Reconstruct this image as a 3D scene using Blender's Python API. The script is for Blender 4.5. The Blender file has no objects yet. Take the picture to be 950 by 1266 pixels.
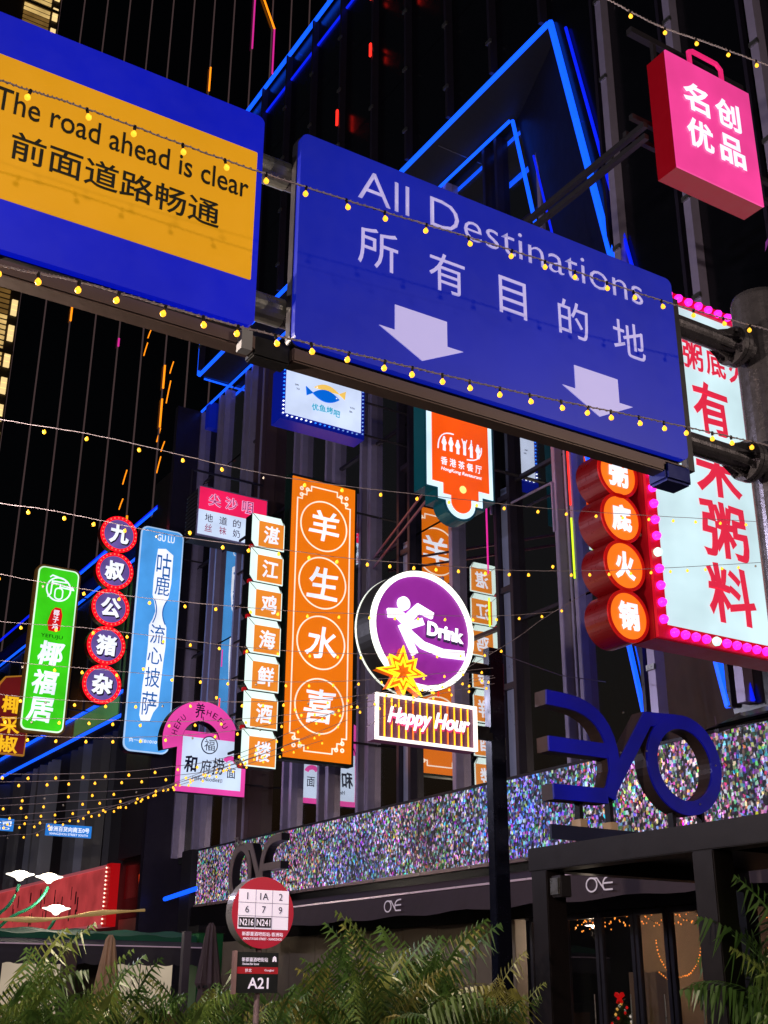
import bpy, bmesh, math, random
from mathutils import Vector, Matrix
R = math.radians
PI = math.pi
random.seed(7)
C = bpy.context.scene.collection

# ------------------------------------------------------------------ camera
cam = bpy.data.cameras.new('camera')
cam.sensor_fit = 'VERTICAL'; cam.sensor_height = 24.0; cam.lens = 1475.0/1266.0*24.0
cam.clip_start = 0.05; cam.clip_end = 600
camo = bpy.data.objects.new('camera', cam); C.objects.link(camo)
AZ, TH, RO = R(31.66), R(22.04), R(0.28)
f = Vector((math.sin(AZ)*math.cos(TH), math.cos(AZ)*math.cos(TH), math.sin(TH)))
r0 = Vector((math.cos(AZ), -math.sin(AZ), 0)); u0 = r0.cross(f)
rr = r0*math.cos(RO)+u0*math.sin(RO); uu = u0*math.cos(RO)-r0*math.sin(RO)
camo.matrix_world = Matrix(((rr.x, uu.x, -f.x, 0), (rr.y, uu.y, -f.y, 0), (rr.z, uu.z, -f.z, 1.6), (0, 0, 0, 1)))
bpy.context.scene.camera = camo

# ------------------------------------------------------------------ night sky
w = bpy.data.worlds.new('World'); bpy.context.scene.world = w; w.use_nodes = True
nt = w.node_tree
sky = nt.nodes.new('ShaderNodeTexSky'); sky.sky_type = 'NISHITA'; sky.sun_disc = False
sky.sun_elevation = R(-2.5); sky.sun_rotation = R(200)
nt.links.new(sky.outputs[0], nt.nodes['Background'].inputs[0])
nt.nodes['Background'].inputs[1].default_value = 0.1
vs = bpy.context.scene.view_settings
vs.view_transform = 'Standard'; vs.look = 'None'; vs.exposure = 0; vs.gamma = 1
cy = bpy.context.scene.cycles
cy.max_bounces = 6; cy.diffuse_bounces = 3; cy.glossy_bounces = 3; cy.transparent_max_bounces = 8
cy.sample_clamp_indirect = 4; cy.caustics_reflective = False; cy.caustics_refractive = False

# ------------------------------------------------------------------ materials
def lin(c):
    return tuple(((v/255)/12.92 if v/255 <= .04045 else ((v/255+.055)/1.055)**2.4) for v in c)
MATS = {}
def P(name, c, rough=.5, metal=0., em=None, s=0., var=.12, scale=6., bump=0., ior=1.5, emvar=0.):
    """principled surface: grain and wear by noise, optional own light"""
    if name in MATS: return MATS[name]
    m = bpy.data.materials.new(name); m.use_nodes = True; MATS[name] = m
    t = m.node_tree; b = t.nodes['Principled BSDF']; L = t.links.new
    c = lin(c)
    b.inputs['Roughness'].default_value = rough; b.inputs['Metallic'].default_value = metal
    b.inputs['IOR'].default_value = ior
    tc = t.nodes.new('ShaderNodeTexCoord')
    nz = t.nodes.new('ShaderNodeTexNoise'); nz.inputs['Scale'].default_value = scale; nz.inputs['Detail'].default_value = 6
    nz.inputs['Roughness'].default_value = .65
    L(tc.outputs['Object'], nz.inputs['Vector'])
    mx = t.nodes.new('ShaderNodeMix'); mx.data_type = 'RGBA'
    mx.inputs[6].default_value = tuple(v*(1-var) for v in c)+(1,)
    mx.inputs[7].default_value = tuple(min(1, v*(1+var)) for v in c)+(1,)
    L(nz.outputs['Fac'], mx.inputs[0]); L(mx.outputs[2], b.inputs['Base Color'])
    mr = t.nodes.new('ShaderNodeMapRange'); mr.inputs[3].default_value = max(.02, rough-.12); mr.inputs[4].default_value = min(1, rough+.12)
    L(nz.outputs['Fac'], mr.inputs[0]); L(mr.outputs[0], b.inputs['Roughness'])
    if bump:
        bp = t.nodes.new('ShaderNodeBump'); bp.inputs['Strength'].default_value = bump; bp.inputs['Distance'].default_value = .02
        L(nz.outputs['Fac'], bp.inputs['Height']); L(bp.outputs[0], b.inputs['Normal'])
    if em:
        e = lin(em)
        b.inputs['Emission Color'].default_value = e+(1,)
        if emvar:
            n2 = t.nodes.new('ShaderNodeTexNoise'); n2.inputs['Scale'].default_value = .9; n2.inputs['Detail'].default_value = 3
            L(tc.outputs['Object'], n2.inputs['Vector'])
            m2 = t.nodes.new('ShaderNodeMapRange'); m2.inputs[1].default_value = .3; m2.inputs[2].default_value = .7
            m2.inputs[3].default_value = s*(1-emvar); m2.inputs[4].default_value = s*(1+emvar)
            L(n2.outputs['Fac'], m2.inputs[0]); L(m2.outputs[0], b.inputs['Emission Strength'])
        else:
            b.inputs['Emission Strength'].default_value = s
    return m
def LIT(name, c, s=1.0, base=.5, emvar=.16):       # a lit acrylic face
    return P(name, tuple(v*base for v in c), .35, 0, em=c, s=s, var=.05, emvar=emvar)
def NEON(name, c, s): return P(name, c, .4, 0, em=c, s=s, var=.02)

black_metal = P('black_metal', (34, 32, 38), .38, .6, bump=.1, scale=14)
dark_metal = P('dark_metal', (62, 58, 66), .4, .5, scale=9)
brown_metal = P('brown_metal', (92, 68, 66), .5, .3, scale=5, var=.3, bump=.15)
steel = P('galvanised_steel', (150, 148, 150), .3, .85, scale=18, var=.25, bump=.12)
mullion_m = P('mullion_aluminium', (178, 166, 205), .35, .35, scale=5, var=.2)  # lavender tint of the sign light is mixed into the metal colour
mullion_dark = P('dark_mullion', (52, 46, 64), .35, .3, scale=5, var=.25)
cladding = P('dark_cladding', (13, 13, 20), .22, .2, scale=2, var=.35, bump=.04, ior=1.7)
white_paint = P('white_paint', (215, 212, 220), .5)
concrete = P('concrete', (120, 115, 112), .85, scale=10, var=.25, bump=.4)

def glass_mat(name='dark_facade_glass', ior=3.0, fmin=.68, tint=(.42, .5, .55, 1)):
    m = bpy.data.materials.new(name); m.use_nodes = True; t = m.node_tree; L = t.links.new
    t.nodes.remove(t.nodes['Principled BSDF']); out = t.nodes['Material Output']
    g = t.nodes.new('ShaderNodeBsdfGlossy'); g.inputs['Roughness'].default_value = .012; g.inputs['Color'].default_value = (1, .97, .95, 1)
    tr = t.nodes.new('ShaderNodeBsdfTransparent'); tr.inputs[0].default_value = tint
    lw = t.nodes.new('ShaderNodeLayerWeight'); lw.inputs[0].default_value = .5
    fr = t.nodes.new('ShaderNodeMath'); fr.operation = 'POWER'; fr.inputs[1].default_value = ior; L(lw.outputs['Facing'], fr.inputs[0])
    tc = t.nodes.new('ShaderNodeTexCoord'); nz = t.nodes.new('ShaderNodeTexNoise'); nz.inputs['Scale'].default_value = .55
    L(tc.outputs['Object'], nz.inputs['Vector'])
    bp = t.nodes.new('ShaderNodeBump'); bp.inputs['Strength'].default_value = .05; bp.inputs['Distance'].default_value = .05
    L(nz.outputs['Fac'], bp.inputs['Height']); L(bp.outputs[0], g.inputs['Normal'])
    mxm = t.nodes.new('ShaderNodeMath'); mxm.operation = 'MAXIMUM'; L(fr.outputs[0], mxm.inputs[0]); mxm.inputs[1].default_value = fmin
    mx = t.nodes.new('ShaderNodeMixShader'); L(mxm.outputs[0], mx.inputs[0]); L(tr.outputs[0], mx.inputs[1]); L(g.outputs[0], mx.inputs[2])
    L(mx.outputs[0], out.inputs[0]); return m
glass = glass_mat(); door_glass = glass_mat('door_glass', 4.0, .05, (.8, .8, .8, 1))

def led_mat():
    m = bpy.data.materials.new('led_sparkle'); m.use_nodes = True; t = m.node_tree; L = t.links.new
    N = t.nodes.new; b = t.nodes['Principled BSDF']
    b.inputs['Base Color'].default_value = (.02, .02, .025, 1); b.inputs['Roughness'].default_value = .5
    tc = N('ShaderNodeTexCoord')
    def cells(sy, sz, off):
        mp = N('ShaderNodeMapping'); mp.inputs['Scale'].default_value = (0, sy, sz); mp.inputs['Location'].default_value = (0, off, off)
        L(tc.outputs['Object'], mp.inputs[0])
        v = N('ShaderNodeTexVoronoi'); v.inputs['Scale'].default_value = 1; v.inputs['Randomness'].default_value = .75; v.distance = 'CHEBYCHEV'
        L(mp.outputs[0], v.inputs['Vector']); s = N('ShaderNodeSeparateColor'); L(v.outputs['Color'], s.inputs[0]); return s
    def math_(op, a, b_=None, v=None):
        n = N('ShaderNodeMath'); n.operation = op; L(a, n.inputs[0])
        if b_ is not None: L(b_, n.inputs[1])
        if v is not None: n.inputs[1].default_value = v
        return n.outputs[0]
    A = cells(18, 16, 0); B = cells(26, 13, 7.3)
    def zone(scale, lo, hi, o0, o1, off=0):
        mp = N('ShaderNodeMapping'); mp.inputs['Scale'].default_value = (1, scale, scale*.7); mp.inputs['Location'].default_value = (0, off, 0); L(tc.outputs['Object'], mp.inputs[0])
        n = N('ShaderNodeTexNoise'); n.inputs['Scale'].default_value = 1; n.inputs['Detail'].default_value = 2; L(mp.outputs[0], n.inputs['Vector'])
        r_ = N('ShaderNodeMapRange'); r_.inputs[1].default_value = lo; r_.inputs[2].default_value = hi; r_.inputs[3].default_value = o0; r_.inputs[4].default_value = o1
        L(n.outputs['Fac'], r_.inputs[0]); return r_.outputs[0]
    hsv = N('ShaderNodeCombineColor'); hsv.mode = 'HSV'
    L(A.outputs[0], hsv.inputs[0])
    L(math_('POWER', A.outputs[1], v=.6), hsv.inputs[1])
    val = math_('POWER', A.outputs[2], v=4.)
    val2 = math_('MULTIPLY', math_('POWER', B.outputs[0], v=9.), v=1.2)
    val = math_('ADD', val, val2)
    L(val, hsv.inputs[2])
    mx = N('ShaderNodeMix'); mx.data_type = 'RGBA'; mx.blend_type = 'MULTIPLY'
    L(hsv.outputs[0], mx.inputs[6])
    cr = N('ShaderNodeValToRGB'); e = cr.color_ramp.elements
    e[0].position = .3; e[0].color = (.3, .45, 1.3, 1); e[1].position = .7; e[1].color = (1.2, .75, .95, 1)
    x = e.new(.5); x.color = (.95, .8, 1.05, 1)
    L(zone(.22, .0, 1., 0, 1, 3), cr.inputs[0]); L(cr.outputs[0], mx.inputs[7]); mx.inputs[0].default_value = 1
    L(mx.outputs[2], b.inputs['Emission Color'])
    L(zone(.45, .3, .62, .4, 1.45), b.inputs['Emission Strength'])
    return m

# ------------------------------------------------------------------ mesh helpers
class MB:
    def __init__(s): s.v = []; s.f = []
    def add(s, vs_, fs):
        o = len(s.v); s.v += [tuple(v) for v in vs_]; s.f += [tuple(i+o for i in f_) for f_ in fs]; return s
    def box(s, x0, x1, y0, y1, z0, z1):
        return s.add([(x0, y0, z0), (x1, y0, z0), (x1, y1, z0), (x0, y1, z0), (x0, y0, z1), (x1, y0, z1), (x1, y1, z1), (x0, y1, z1)],
                     [(0, 3, 2, 1), (4, 5, 6, 7), (0, 1, 5, 4), (1, 2, 6, 5), (2, 3, 7, 6), (3, 0, 4, 7)])
    def prism(s, poly, y0, y1):           # poly in (x, z), extruded in y
        n = len(poly); a = sum(poly[i][0]*poly[(i+1) % n][1]-poly[(i+1) % n][0]*poly[i][1] for i in range(n))
        if a < 0: poly = poly[::-1]
        vs_ = [(x, y0, z) for x, z in poly]+[(x, y1, z) for x, z in poly]
        return s.add(vs_, [tuple(range(n)), tuple(range(2*n-1, n-1, -1))]+[(i, i+n, (i+1) % n+n, (i+1) % n) for i in range(n)])
    def ring(s, cx, cz, ra, rb, y0, y1, n=40, a0=0., a1=2*PI, kx=1., kz=1.):
        full = abs(a1-a0-2*PI) < 1e-6; m = n if full else n+1; vs_ = []
        for i in range(m):
            a = a0+(a1-a0)*i/n; c, si = math.cos(a)*kx, math.sin(a)*kz
            vs_ += [(cx+ra*c, y0, cz+ra*si), (cx+rb*c, y0, cz+rb*si), (cx+rb*c, y1, cz+rb*si), (cx+ra*c, y1, cz+ra*si)]
        fs = []
        for i in range(n):
            j = (i+1) % m
            for k in range(4): fs.append((i*4+k, i*4+(k+1) % 4, j*4+(k+1) % 4, j*4+k))
        if not full: fs += [(0, 3, 2, 1), (n*4, n*4+1, n*4+2, n*4+3)]
        return s.add(vs_, fs)
    def disc(s, cx, cz, r, y0, y1, n=40):
        return s.prism([(cx+r*math.cos(2*PI*i/n), cz+r*math.sin(2*PI*i/n)) for i in range(n)], y0, y1)
    def stroke(s, pts, wd, y0, y1, closed=False):      # flat band with mitred corners in (x, z)
        n = len(pts); L_, R_ = [], []
        for i in range(n):
            p = Vector(pts[i]); a = Vector(pts[i-1]) if (i > 0 or closed) else None; b = Vector(pts[(i+1) % n]) if (i < n-1 or closed) else None
            d1 = (p-a).normalized() if a is not None else (b-p).normalized(); d2 = (b-p).normalized() if b is not None else d1
            t = (d1+d2); t = t.normalized() if t.length > 1e-4 else d1
            nn = Vector((-t.y, t.x)); k = 1/max(.45, nn.dot(Vector((-d1.y, d1.x))))
            ww = wd[i] if isinstance(wd, (list, tuple)) else wd
            L_.append(p+nn*k*ww/2); R_.append(p-nn*k*ww/2)
        vs_ = []
        for i in range(n): vs_ += [(L_[i].x, y0, L_[i].y), (R_[i].x, y0, R_[i].y), (R_[i].x, y1, R_[i].y), (L_[i].x, y1, L_[i].y)]
        fs = []
        for i in range(n if closed else n-1):
            j = (i+1) % n
            for k in range(4): fs.append((i*4+k, i*4+(k+1) % 4, j*4+(k+1) % 4, j*4+k))
        if not closed: fs += [(0, 3, 2, 1), (n*4-4, n*4-3, n*4-2, n*4-1)]
        return s.add(vs_, fs)
    def tube(s, pts, r, n=8, cap=True):
        pts = [Vector(p) for p in pts]; m = len(pts); vs_ = []
        for i, p in enumerate(pts):
            d = (pts[min(i+1, m-1)]-pts[max(i-1, 0)]).normalized()
            a = d.cross(Vector((0, 0, 1))) if abs(d.z) < .95 else d.cross(Vector((1, 0, 0)))
            a.normalize(); b = d.cross(a); rad = r[i] if isinstance(r, (list, tuple)) else r
            for k in range(n): vs_.append(p+a*rad*math.cos(2*PI*k/n)+b*rad*math.sin(2*PI*k/n))
        fs = [(i*n+k, i*n+(k+1) % n, (i+1)*n+(k+1) % n, (i+1)*n+k) for i in range(m-1) for k in range(n)]
        if cap: fs += [tuple(range(n-1, -1, -1)), tuple(range((m-1)*n, m*n))]
        return s.add(vs_, fs)
    def lathe(s, prof, c=(0, 0, 0), n=12):   # prof (r, z)
        vs_ = [(c[0]+r*math.cos(2*PI*k/n), c[1]+r*math.sin(2*PI*k/n), c[2]+z) for r, z in prof for k in range(n)]
        m = len(prof)
        return s.add(vs_, [(i*n+k, i*n+(k+1) % n, (i+1)*n+(k+1) % n, (i+1)*n+k) for i in range(m-1) for k in range(n)]+[tuple(range(n-1, -1, -1)), tuple(range((m-1)*n, m*n))])
    def mesh(s, name, m, smooth=False, bevel=0):
        me = bpy.data.meshes.new(name); me.from_pydata(s.v, [], s.f); me.materials.append(m)
        bm = bmesh.new(); bm.from_mesh(me); bmesh.ops.recalc_face_normals(bm, faces=bm.faces)
        if bevel: bmesh.ops.bevel(bm, geom=bm.edges[:], offset=bevel, segments=2, affect='EDGES', clamp_overlap=True)
        bm.to_mesh(me); bm.free()
        if smooth:
            for p in me.polygons: p.use_smooth = True
        return me
    def build(s, name, m, parent=None, smooth=False, bevel=0, loc=None, rz=0):
        return link(name, s.mesh(name, m, smooth, bevel), parent, loc, rz)
def link(name, me, parent=None, loc=None, rz=0):
    o = bpy.data.objects.new(name, me); C.objects.link(o); o.parent = parent
    if loc: o.location = loc
    if rz: o.rotation_euler.z = rz
    return o
def rrect(x0, x1, z0, z1, r, n=5):
    p = []
    for cx, cz, a in ((x1-r, z1-r, 0), (x0+r, z1-r, PI/2), (x0+r, z0+r, PI), (x1-r, z0+r, 1.5*PI)):
        for i in range(n+1): p.append((cx+r*math.cos(a+PI/2*i/n), cz+r*math.sin(a+PI/2*i/n)))
    return p
def thing(name, label, cat, loc=(0, 0, 0), rz=0, group=None):
    o = bpy.data.objects.new(name, None); C.objects.link(o); o.location = loc; o.rotation_euler.z = rz; o.empty_display_size = .2
    o['label'] = label; o['category'] = cat
    if group: o['group'] = group
    return o
def tag(o, label, cat, group=None):
    o['label'] = label; o['category'] = cat
    if group: o['group'] = group
    return o
def struct(o): o['kind'] = 'structure'; return o
def text(parent, s, cx, cz, wd, ht, m, y=-.02, depth=.008, bold=0., shear=0., wob=0., rot=0., name='lettering', mirror=False):
    """raised lettering fitted to the box wd x ht centred on (cx, cz) of the parent's front face"""
    c = bpy.data.curves.new('lettering', 'FONT'); c.body = s; c.size = 1; c.offset = min(bold, 0); c.bevel_depth = max(bold, 0)*.85; c.bevel_resolution = 1; c.shear = shear; c.resolution_u = 3
    c.space_line = .95
    c.align_x = 'CENTER'
    o = bpy.data.objects.new('tmp', c); C.objects.link(o)
    dg = bpy.context.evaluated_depsgraph_get(); me = bpy.data.meshes.new_from_object(o.evaluated_get(dg))
    bpy.data.objects.remove(o); bpy.data.curves.remove(c)
    xs = [v.co.x for v in me.vertices]; ys = [v.co.y for v in me.vertices]
    x0, x1, y0, y1 = min(xs), max(xs), min(ys), max(ys)
    sx = wd/(x1-x0) if wd else ht/(y1-y0); sz = ht/(y1-y0) if ht else sx
    bm = bmesh.new(); bm.from_mesh(me); rnd = random.Random(len(s)+int(cx*10))
    ph = [rnd.uniform(0, 6.28) for _ in range(4)]
    flat = bold <= 0
    if depth and flat:
        r_ = bmesh.ops.extrude_face_region(bm, geom=bm.faces[:])
        bmesh.ops.translate(bm, verts=[v for v in r_['geom'] if isinstance(v, bmesh.types.BMVert)], vec=(0, 0, -depth/max(sx, 1e-6)))
    cr, sr = math.cos(rot), math.sin(rot)
    for v in bm.verts:
        a = (v.co.x-(x0+x1)/2); b = (v.co.y-(y0+y1)/2)
        if wob:
            a += wob*math.sin(b*7+a*3+ph[0])+wob*.5*math.sin(b*17+ph[1]); b += wob*math.sin(a*6-b*4+ph[2])+wob*.5*math.sin(a*15+ph[3])
        a *= sx; b *= sz
        if mirror: a = -a
        yy = (y if v.co.z > -1e-6 else y+depth) if flat else y+depth*(.5-v.co.z/(1.7*bold))
        v.co = Vector((cx+a*cr-b*sr, yy, cz+a*sr+b*cr))
    bmesh.ops.recalc_face_normals(bm, faces=bm.faces)
    bm.to_mesh(me); bm.free(); me.materials.clear(); me.materials.append(m); me.name = name
    for p in me.polygons: p.material_index = 0
    return link(name, me, parent)
def column(parent, chars, cx, z_top, z_bot, wd, m, **k):       # stacked characters, each its own piece of lettering
    n = len(chars); st = (z_top-z_bot)/n
    for i, ch in enumerate(chars): text(parent, ch, cx if not isinstance(cx, (list, tuple)) else cx[i], z_top-st*(i+.5), wd, st*.88, m, **k)

# ------------------------------------------------------------------ ground and setting
g = MB().add([(-300, -300, 0), (300, -300, 0), (300, 300, 0), (-300, 300, 0)], [(0, 1, 2, 3)]).build('ground', P('asphalt', (62, 62, 66), .8, scale=3, var=.25, bump=.3)); struct(g)
pv = MB().box(-2, 15.9, 6.2, 60, .004, .13).build('pavement', P('paving_stone', (112, 106, 104), .7, scale=4, var=.25, bump=.2)); struct(pv)
for i in range(6):
    k = struct(MB().box(-2+i*3, .98-2+i*3+1.98, 6.0, 6.196, .0, .145).build('kerb', concrete, bevel=.01))

# ------------------------------------------------------------------ shopping building on the right
bld = thing('shopping_building', 'tall dark glass building edged with blue neon lines behind the hanging shop signs', 'building')
GX, OX = 16.5, 15.08
ZS, ZT = 23.38, 33.47
bay = [4.2, 6.2, 8.2, 10.2, 12.2, 14.4, 16.6, 18.83, 21.07, 23.2, 25.45, 27.5, 29.65, 31.85, 34.35, 36.05, 38.4, 40.4]
lv = [5.95, 9.6, 13.1, 16.6, 20.1, 23.3]
for i in range(len(bay)-1):
    for j in range(len(lv)-1):
        a, b = bay[i]+.04, bay[i+1]-.04
        if b < 16: continue
        MB().box(GX, GX+.03, a, b, lv[j]+.03, lv[j+1]-.03).build('glass_pane', glass, bld)
# shell behind the glass: dark rooms with slabs
room = P('dark_room', (30, 32, 36), .9, scale=1.5, var=.3)
MB().box(20.5, 20.7, 14, 40.4, 0, 23.3).build('inner_wall', room, bld)
for z in lv: MB().box(16.56, 20.5, 14, 40.4, z-.18, z).build('floor_slab', room, bld)
MB().box(15.3, 20.7, 40.42, 40.7, 0, 23.3).build('end_wall', mullion_dark, bld)
# mullions, in pairs with a narrow pale pane between
mpat = {16.6: 0, 18.83: 2, 21.07: 3, 23.2: 1, 25.45: 3, 27.5: 2, 29.65: 2, 31.85: 2, 34.35: 4, 36.05: 2, 38.4: 2, 40.4: 1}
panel_m = P('pale_narrow_pane', (150, 155, 190), .3, .2, scale=1.5, var=.25)
for y, kind in mpat.items():
    mm = mullion_m if kind in (0, 1, 2) else mullion_dark
    if kind in (2, 3):
        for dy in (-.27, .27): MB().box(16.3, 16.52, y+dy-.065, y+dy+.065, 5.96, 23.3).build('mullion', mm, bld, bevel=.012)
        if kind == 3:
            MB().box(16.42, 16.47, y-.18, y+.18, 5.96, 13).build('narrow_pane', panel_m, bld)
            for z in (8.1, 10.4, 12.7, 15.2): MB().box(16.33, 16.5, y-.2, y+.2, z-.07, z+.07).build('transom', mm, bld)
        else:
            MB().box(16.40, 16.44, y-.03, y+.03, 5.96, 23.2).build('mullion_fin', mm, bld)
    elif kind == 4:
        MB().box(16.1, 16.52, y-.45, y+.45, 5.96, 23.3).build('pier', P('brown_pier', (88, 66, 74), .5, .2), bld, bevel=.02)
        MB().box(16.05, 16.1, y-.12, y-.06, 5.96, 23.3).build('pier_rib', mullion_m, bld)
    else:
        MB().box(16.28, 16.52, y-.08, y+.08, 5.96, 23.3).build('mullion', mm, bld, bevel=.012)
for j in range(1, 5):
    for i in range(6, len(bay)-1):
        if (i*7+j*3) % 3: MB().box(16.44, 16.5, bay[i]+.36, bay[i+1]-.36, lv[j]-.04, lv[j]+.04).build('transom', mullion_dark, bld)
# opened vent frames
for (y, z) in ((19.9, 12.4), (22.2, 13.6), (24.3, 11.4), (28.6, 15.2)):
    MB().tube([(16.28, y-.75, z), (16.28, y+.75, z+.02)], .03, 6).tube([(16.28, y-.75, z), (16.28, y-.75, z-1.2)], .03, 6).build('vent_frame', mullion_m, bld)
# upper outer face: frame round the recessed glass
def slant(z): return 16.83-3.33*(ZS-z)/17.3
face = [(OX, 4, 5.9), (OX, slant(5.9), 5.9), (OX, 16.83, ZS), (OX, 4, ZS)]
MB().add(face+[(OX+.25, y, z) for _, y, z in face], [(0, 3, 2, 1), (4, 5, 6, 7), (0, 1, 5, 4), (2, 3, 7, 6), (3, 0, 4, 7)]).build('outer_wall', cladding, bld)
fin_y = [5.1, 7.1, 9.1, 11.1, 13.1, 15.05, 17.05, 19.05, 21.0, 23.05, 24.95, 27, 29, 31, 33, 35, 37.5]
for i in range(len(fin_y)-1):
    for z0, z1 in ((ZS+.02, 26.7), (26.74, 30.1), (30.14, ZT)):
        MB().box(OX, OX+.2, fin_y[i]+.05, fin_y[i+1]-.05, z0, z1).build('cladding_panel', cladding, bld)
for y in fin_y:
    z0 = ZS+.05 if y > 16.5 else 6.0
    near = y < 16
    w_ = .09 if near else .05
    MB().box(OX-.22, OX+.02, y-w_, y+w_, z0, ZT+.1 if near else ZT-.02).build('mullion', mullion_m if near else mullion_dark, bld)
    if near:
        MB().box(OX-.12, OX+.02, y+.3, y+.38, z0, ZT).build('mullion', mullion_dark, bld)
    for z in (z0+1+k*2.2 for k in range(9)):
        if z < ZT-1: MB().box(OX-.26, OX-.2, y-.1, y+.1, z-.05, z+.05).build('mullion_clip', steel, bld)
MB().box(OX-.05, OX+3, 4, 37.7, ZT, ZT+.3).build('parapet', cladding, bld)
# sloping reveal and soffit
rev = [(OX+.251, slant(5.96)+.02, 5.96), (OX+.251, 16.85, ZS), (16.5, 20.03, ZS-.02), (16.5, 20.03-3.33*(ZS-5.96)/17.3, 5.96)]
MB().add(rev+[(x+.4, y-.4, z) for x, y, z in rev], [(0, 1, 2, 3), (4, 5, 6, 7), (0, 1, 5, 4), (1, 2, 6, 5), (2, 3, 7, 6), (3, 0, 4, 7)]).build('sloping_pier', P('pier_grey', (24, 23, 34), .45, .1, scale=2, var=.2), bld)
MB().box(OX, GX+.1, 16.86, 37.7, ZS-.01, ZS+.02).build('soffit', P('soffit_grey', (24, 24, 28), .6), bld)
for y in (22, 27.5, 33): MB().box(OX+.2, GX-.1, y, y+.03, ZS-.02, ZS-.011).build('soffit_joint', steel, bld)
MB().box(OX, GX+2, 37.66, 37.86, ZS, ZT).build('end_panel', cladding, bld)
# blue neon edges
blue = NEON('blue_neon', (16, 84, 255), 1.6); blue_deep = NEON('deep_blue_neon', (8, 30, 225), 1.2)
def neon(pts, r=.06, m=blue, parent=bld, seg=3.2, name='neon_strip'):
    a, b = Vector(pts[0]), Vector(pts[1]); n = max(1, int((b-a).length/seg)); d = (b-a)/n
    for i in range(n):
        o = MB().tube([a+d*i+d*.006, a+d*(i+1)-d*.006], r, 6).build(name, m, parent)
zz = ZS-.03
neon([(OX-.07, 16.9, zz), (OX-.07, 37.75, zz)], .075)
neon([(16.24, 20.03, zz-.12), (16.24, 40.3, zz-.12)], .05)
neon([(OX-.07, 16.83, zz), (OX-.07, slant(6.0), 6.0)], .085)
neon([(OX-.07, 16.3, zz-.6), (OX-.07, slant(6.0)-.5, 6.0)], .04, blue_deep)
neon([(16.3, 20.0, zz-.1), (16.4, 16.84-.05, 6.1)], .055)
neon([(OX-.07, 17.7, 20), (OX+.02, 15.0, 6.2)], .028, blue_deep)
neon([(OX-.07, 37.78, zz), (OX-.07, 37.78, ZT)], .07)
neon([(OX+.2, 37.9, zz), (16.5, 37.9, zz-.02)], .035)
neon([(OX-.15, 37.75, ZT-.02), (OX-.15, 20, ZT-.02)], .08)
neon([(OX-.03, 37.6, ZT-1.1), (OX-.03, 20, ZT-1.1)], .045, blue_deep)
neon([(15.84, 39.6, 4.55), (15.84, 36.95, 4.72)], .075, blue)
MB().box(16.2, 16.5, 39.4, 39.75, 22.2, 23.3).build('junction_box', P('blue_box', (16, 34, 150), .4, em=(10, 30, 170), s=.35), bld)
# small red and magenta accent tubes on the fins
redn = NEON('red_neon', (255, 40, 30), 2.); magn = NEON('magenta_neon', (220, 40, 150), 1.); yeln = NEON('lime_neon', (210, 255, 40), 1.3); orn = NEON('orange_glow', (255, 140, 20), 1.6)
for (y, z, l) in ((24.95, 30.9, .35), (24.95, 28.6, .5), (23.05, 29.4, .8), (27, 27.4, .6), (29, 26.0, .8), (24.95, 32.3, .25)):
    MB().box(OX-.3, OX-.25, y-.04, y+.04, z, z+l).build('accent_light', redn, bld)
for (y, z0, z1, m) in ((24.9, 10.2, 11.7, NEON('violet_neon', (90, 60, 255), 1.6)), (24.9, 8.6, 10.2, redn), (21.9, 10.9, 12.6, magn), (21.9, 9.6, 10.3, yeln),
                        (18.83, 11.6, 13.5, redn), (18.83, 9.9, 11.3, yeln), (18.83, 13.5, 14.6, NEON('violet_neon', (90, 60, 255), 1.6)), (37.2, 10, 10.9, redn), (37.2, 12, 12.6, magn)):
    MB().box(16.2, 16.23, y-.36, y-.33, z0, z1).build('accent_light', m, bld)
# curtains tied behind the glass
def curtain(y, z0, z1, wd):
    vs_, fs = [], []; n, m_ = 26, 18
    for j in range(m_+1):
        t = j/m_; z = z1-(z1-z0)*t; k = 1-.72*math.exp(-((t-.66)/.13)**2); sh = .25*math.exp(-((t-.66)/.2)**2)
        for i in range(n+1):
            u = i/n-.5; vs_.append((16.95+.05*math.sin(i*1.9)*k, y+u*wd*k+sh, z))
    for j in range(m_):
        for i in range(n): fs.append((j*(n+1)+i, j*(n+1)+i+1, (j+1)*(n+1)+i+1, (j+1)*(n+1)+i))
    o = MB().add(vs_, fs).build('curtain', cur_m, bld, smooth=True)
    MB().tube([(16.9, y+.1, z0+(z1-z0)*.34), (16.9, y+.42, z0+(z1-z0)*.33)], .05, 8).build('curtain_tie', cur_m, o)
cur_m = P('pale_green_curtain', (150, 220, 205), .85, scale=3, var=.25)
for a in ((20.1, 6, 10.8, .7), (18.05, 6, 10.8, .75), (22.2, 6, 10.2, .5), (15.3, 6, 9, .6)): curtain(*a)
# storefront wall at street level
stone = P('beige_stone', (126, 112, 100), .6, scale=2.2, var=.25, bump=.15)
for i in range(12):
    y0 = 20.6+i*1.42; MB().box(15.9, 16.2, y0, y0+1.4, .13, 3.05).build('stone_panel', stone, bld, bevel=.01)
MB().box(15.95, 16.5, 6, 37.6, 3.06, 4.18).build('lintel', black_metal, bld)
MB().box(15.9, 16.3, 37.66, 38.5, .13, 6).build('corner_post', dark_metal, bld, bevel=.02)

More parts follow.
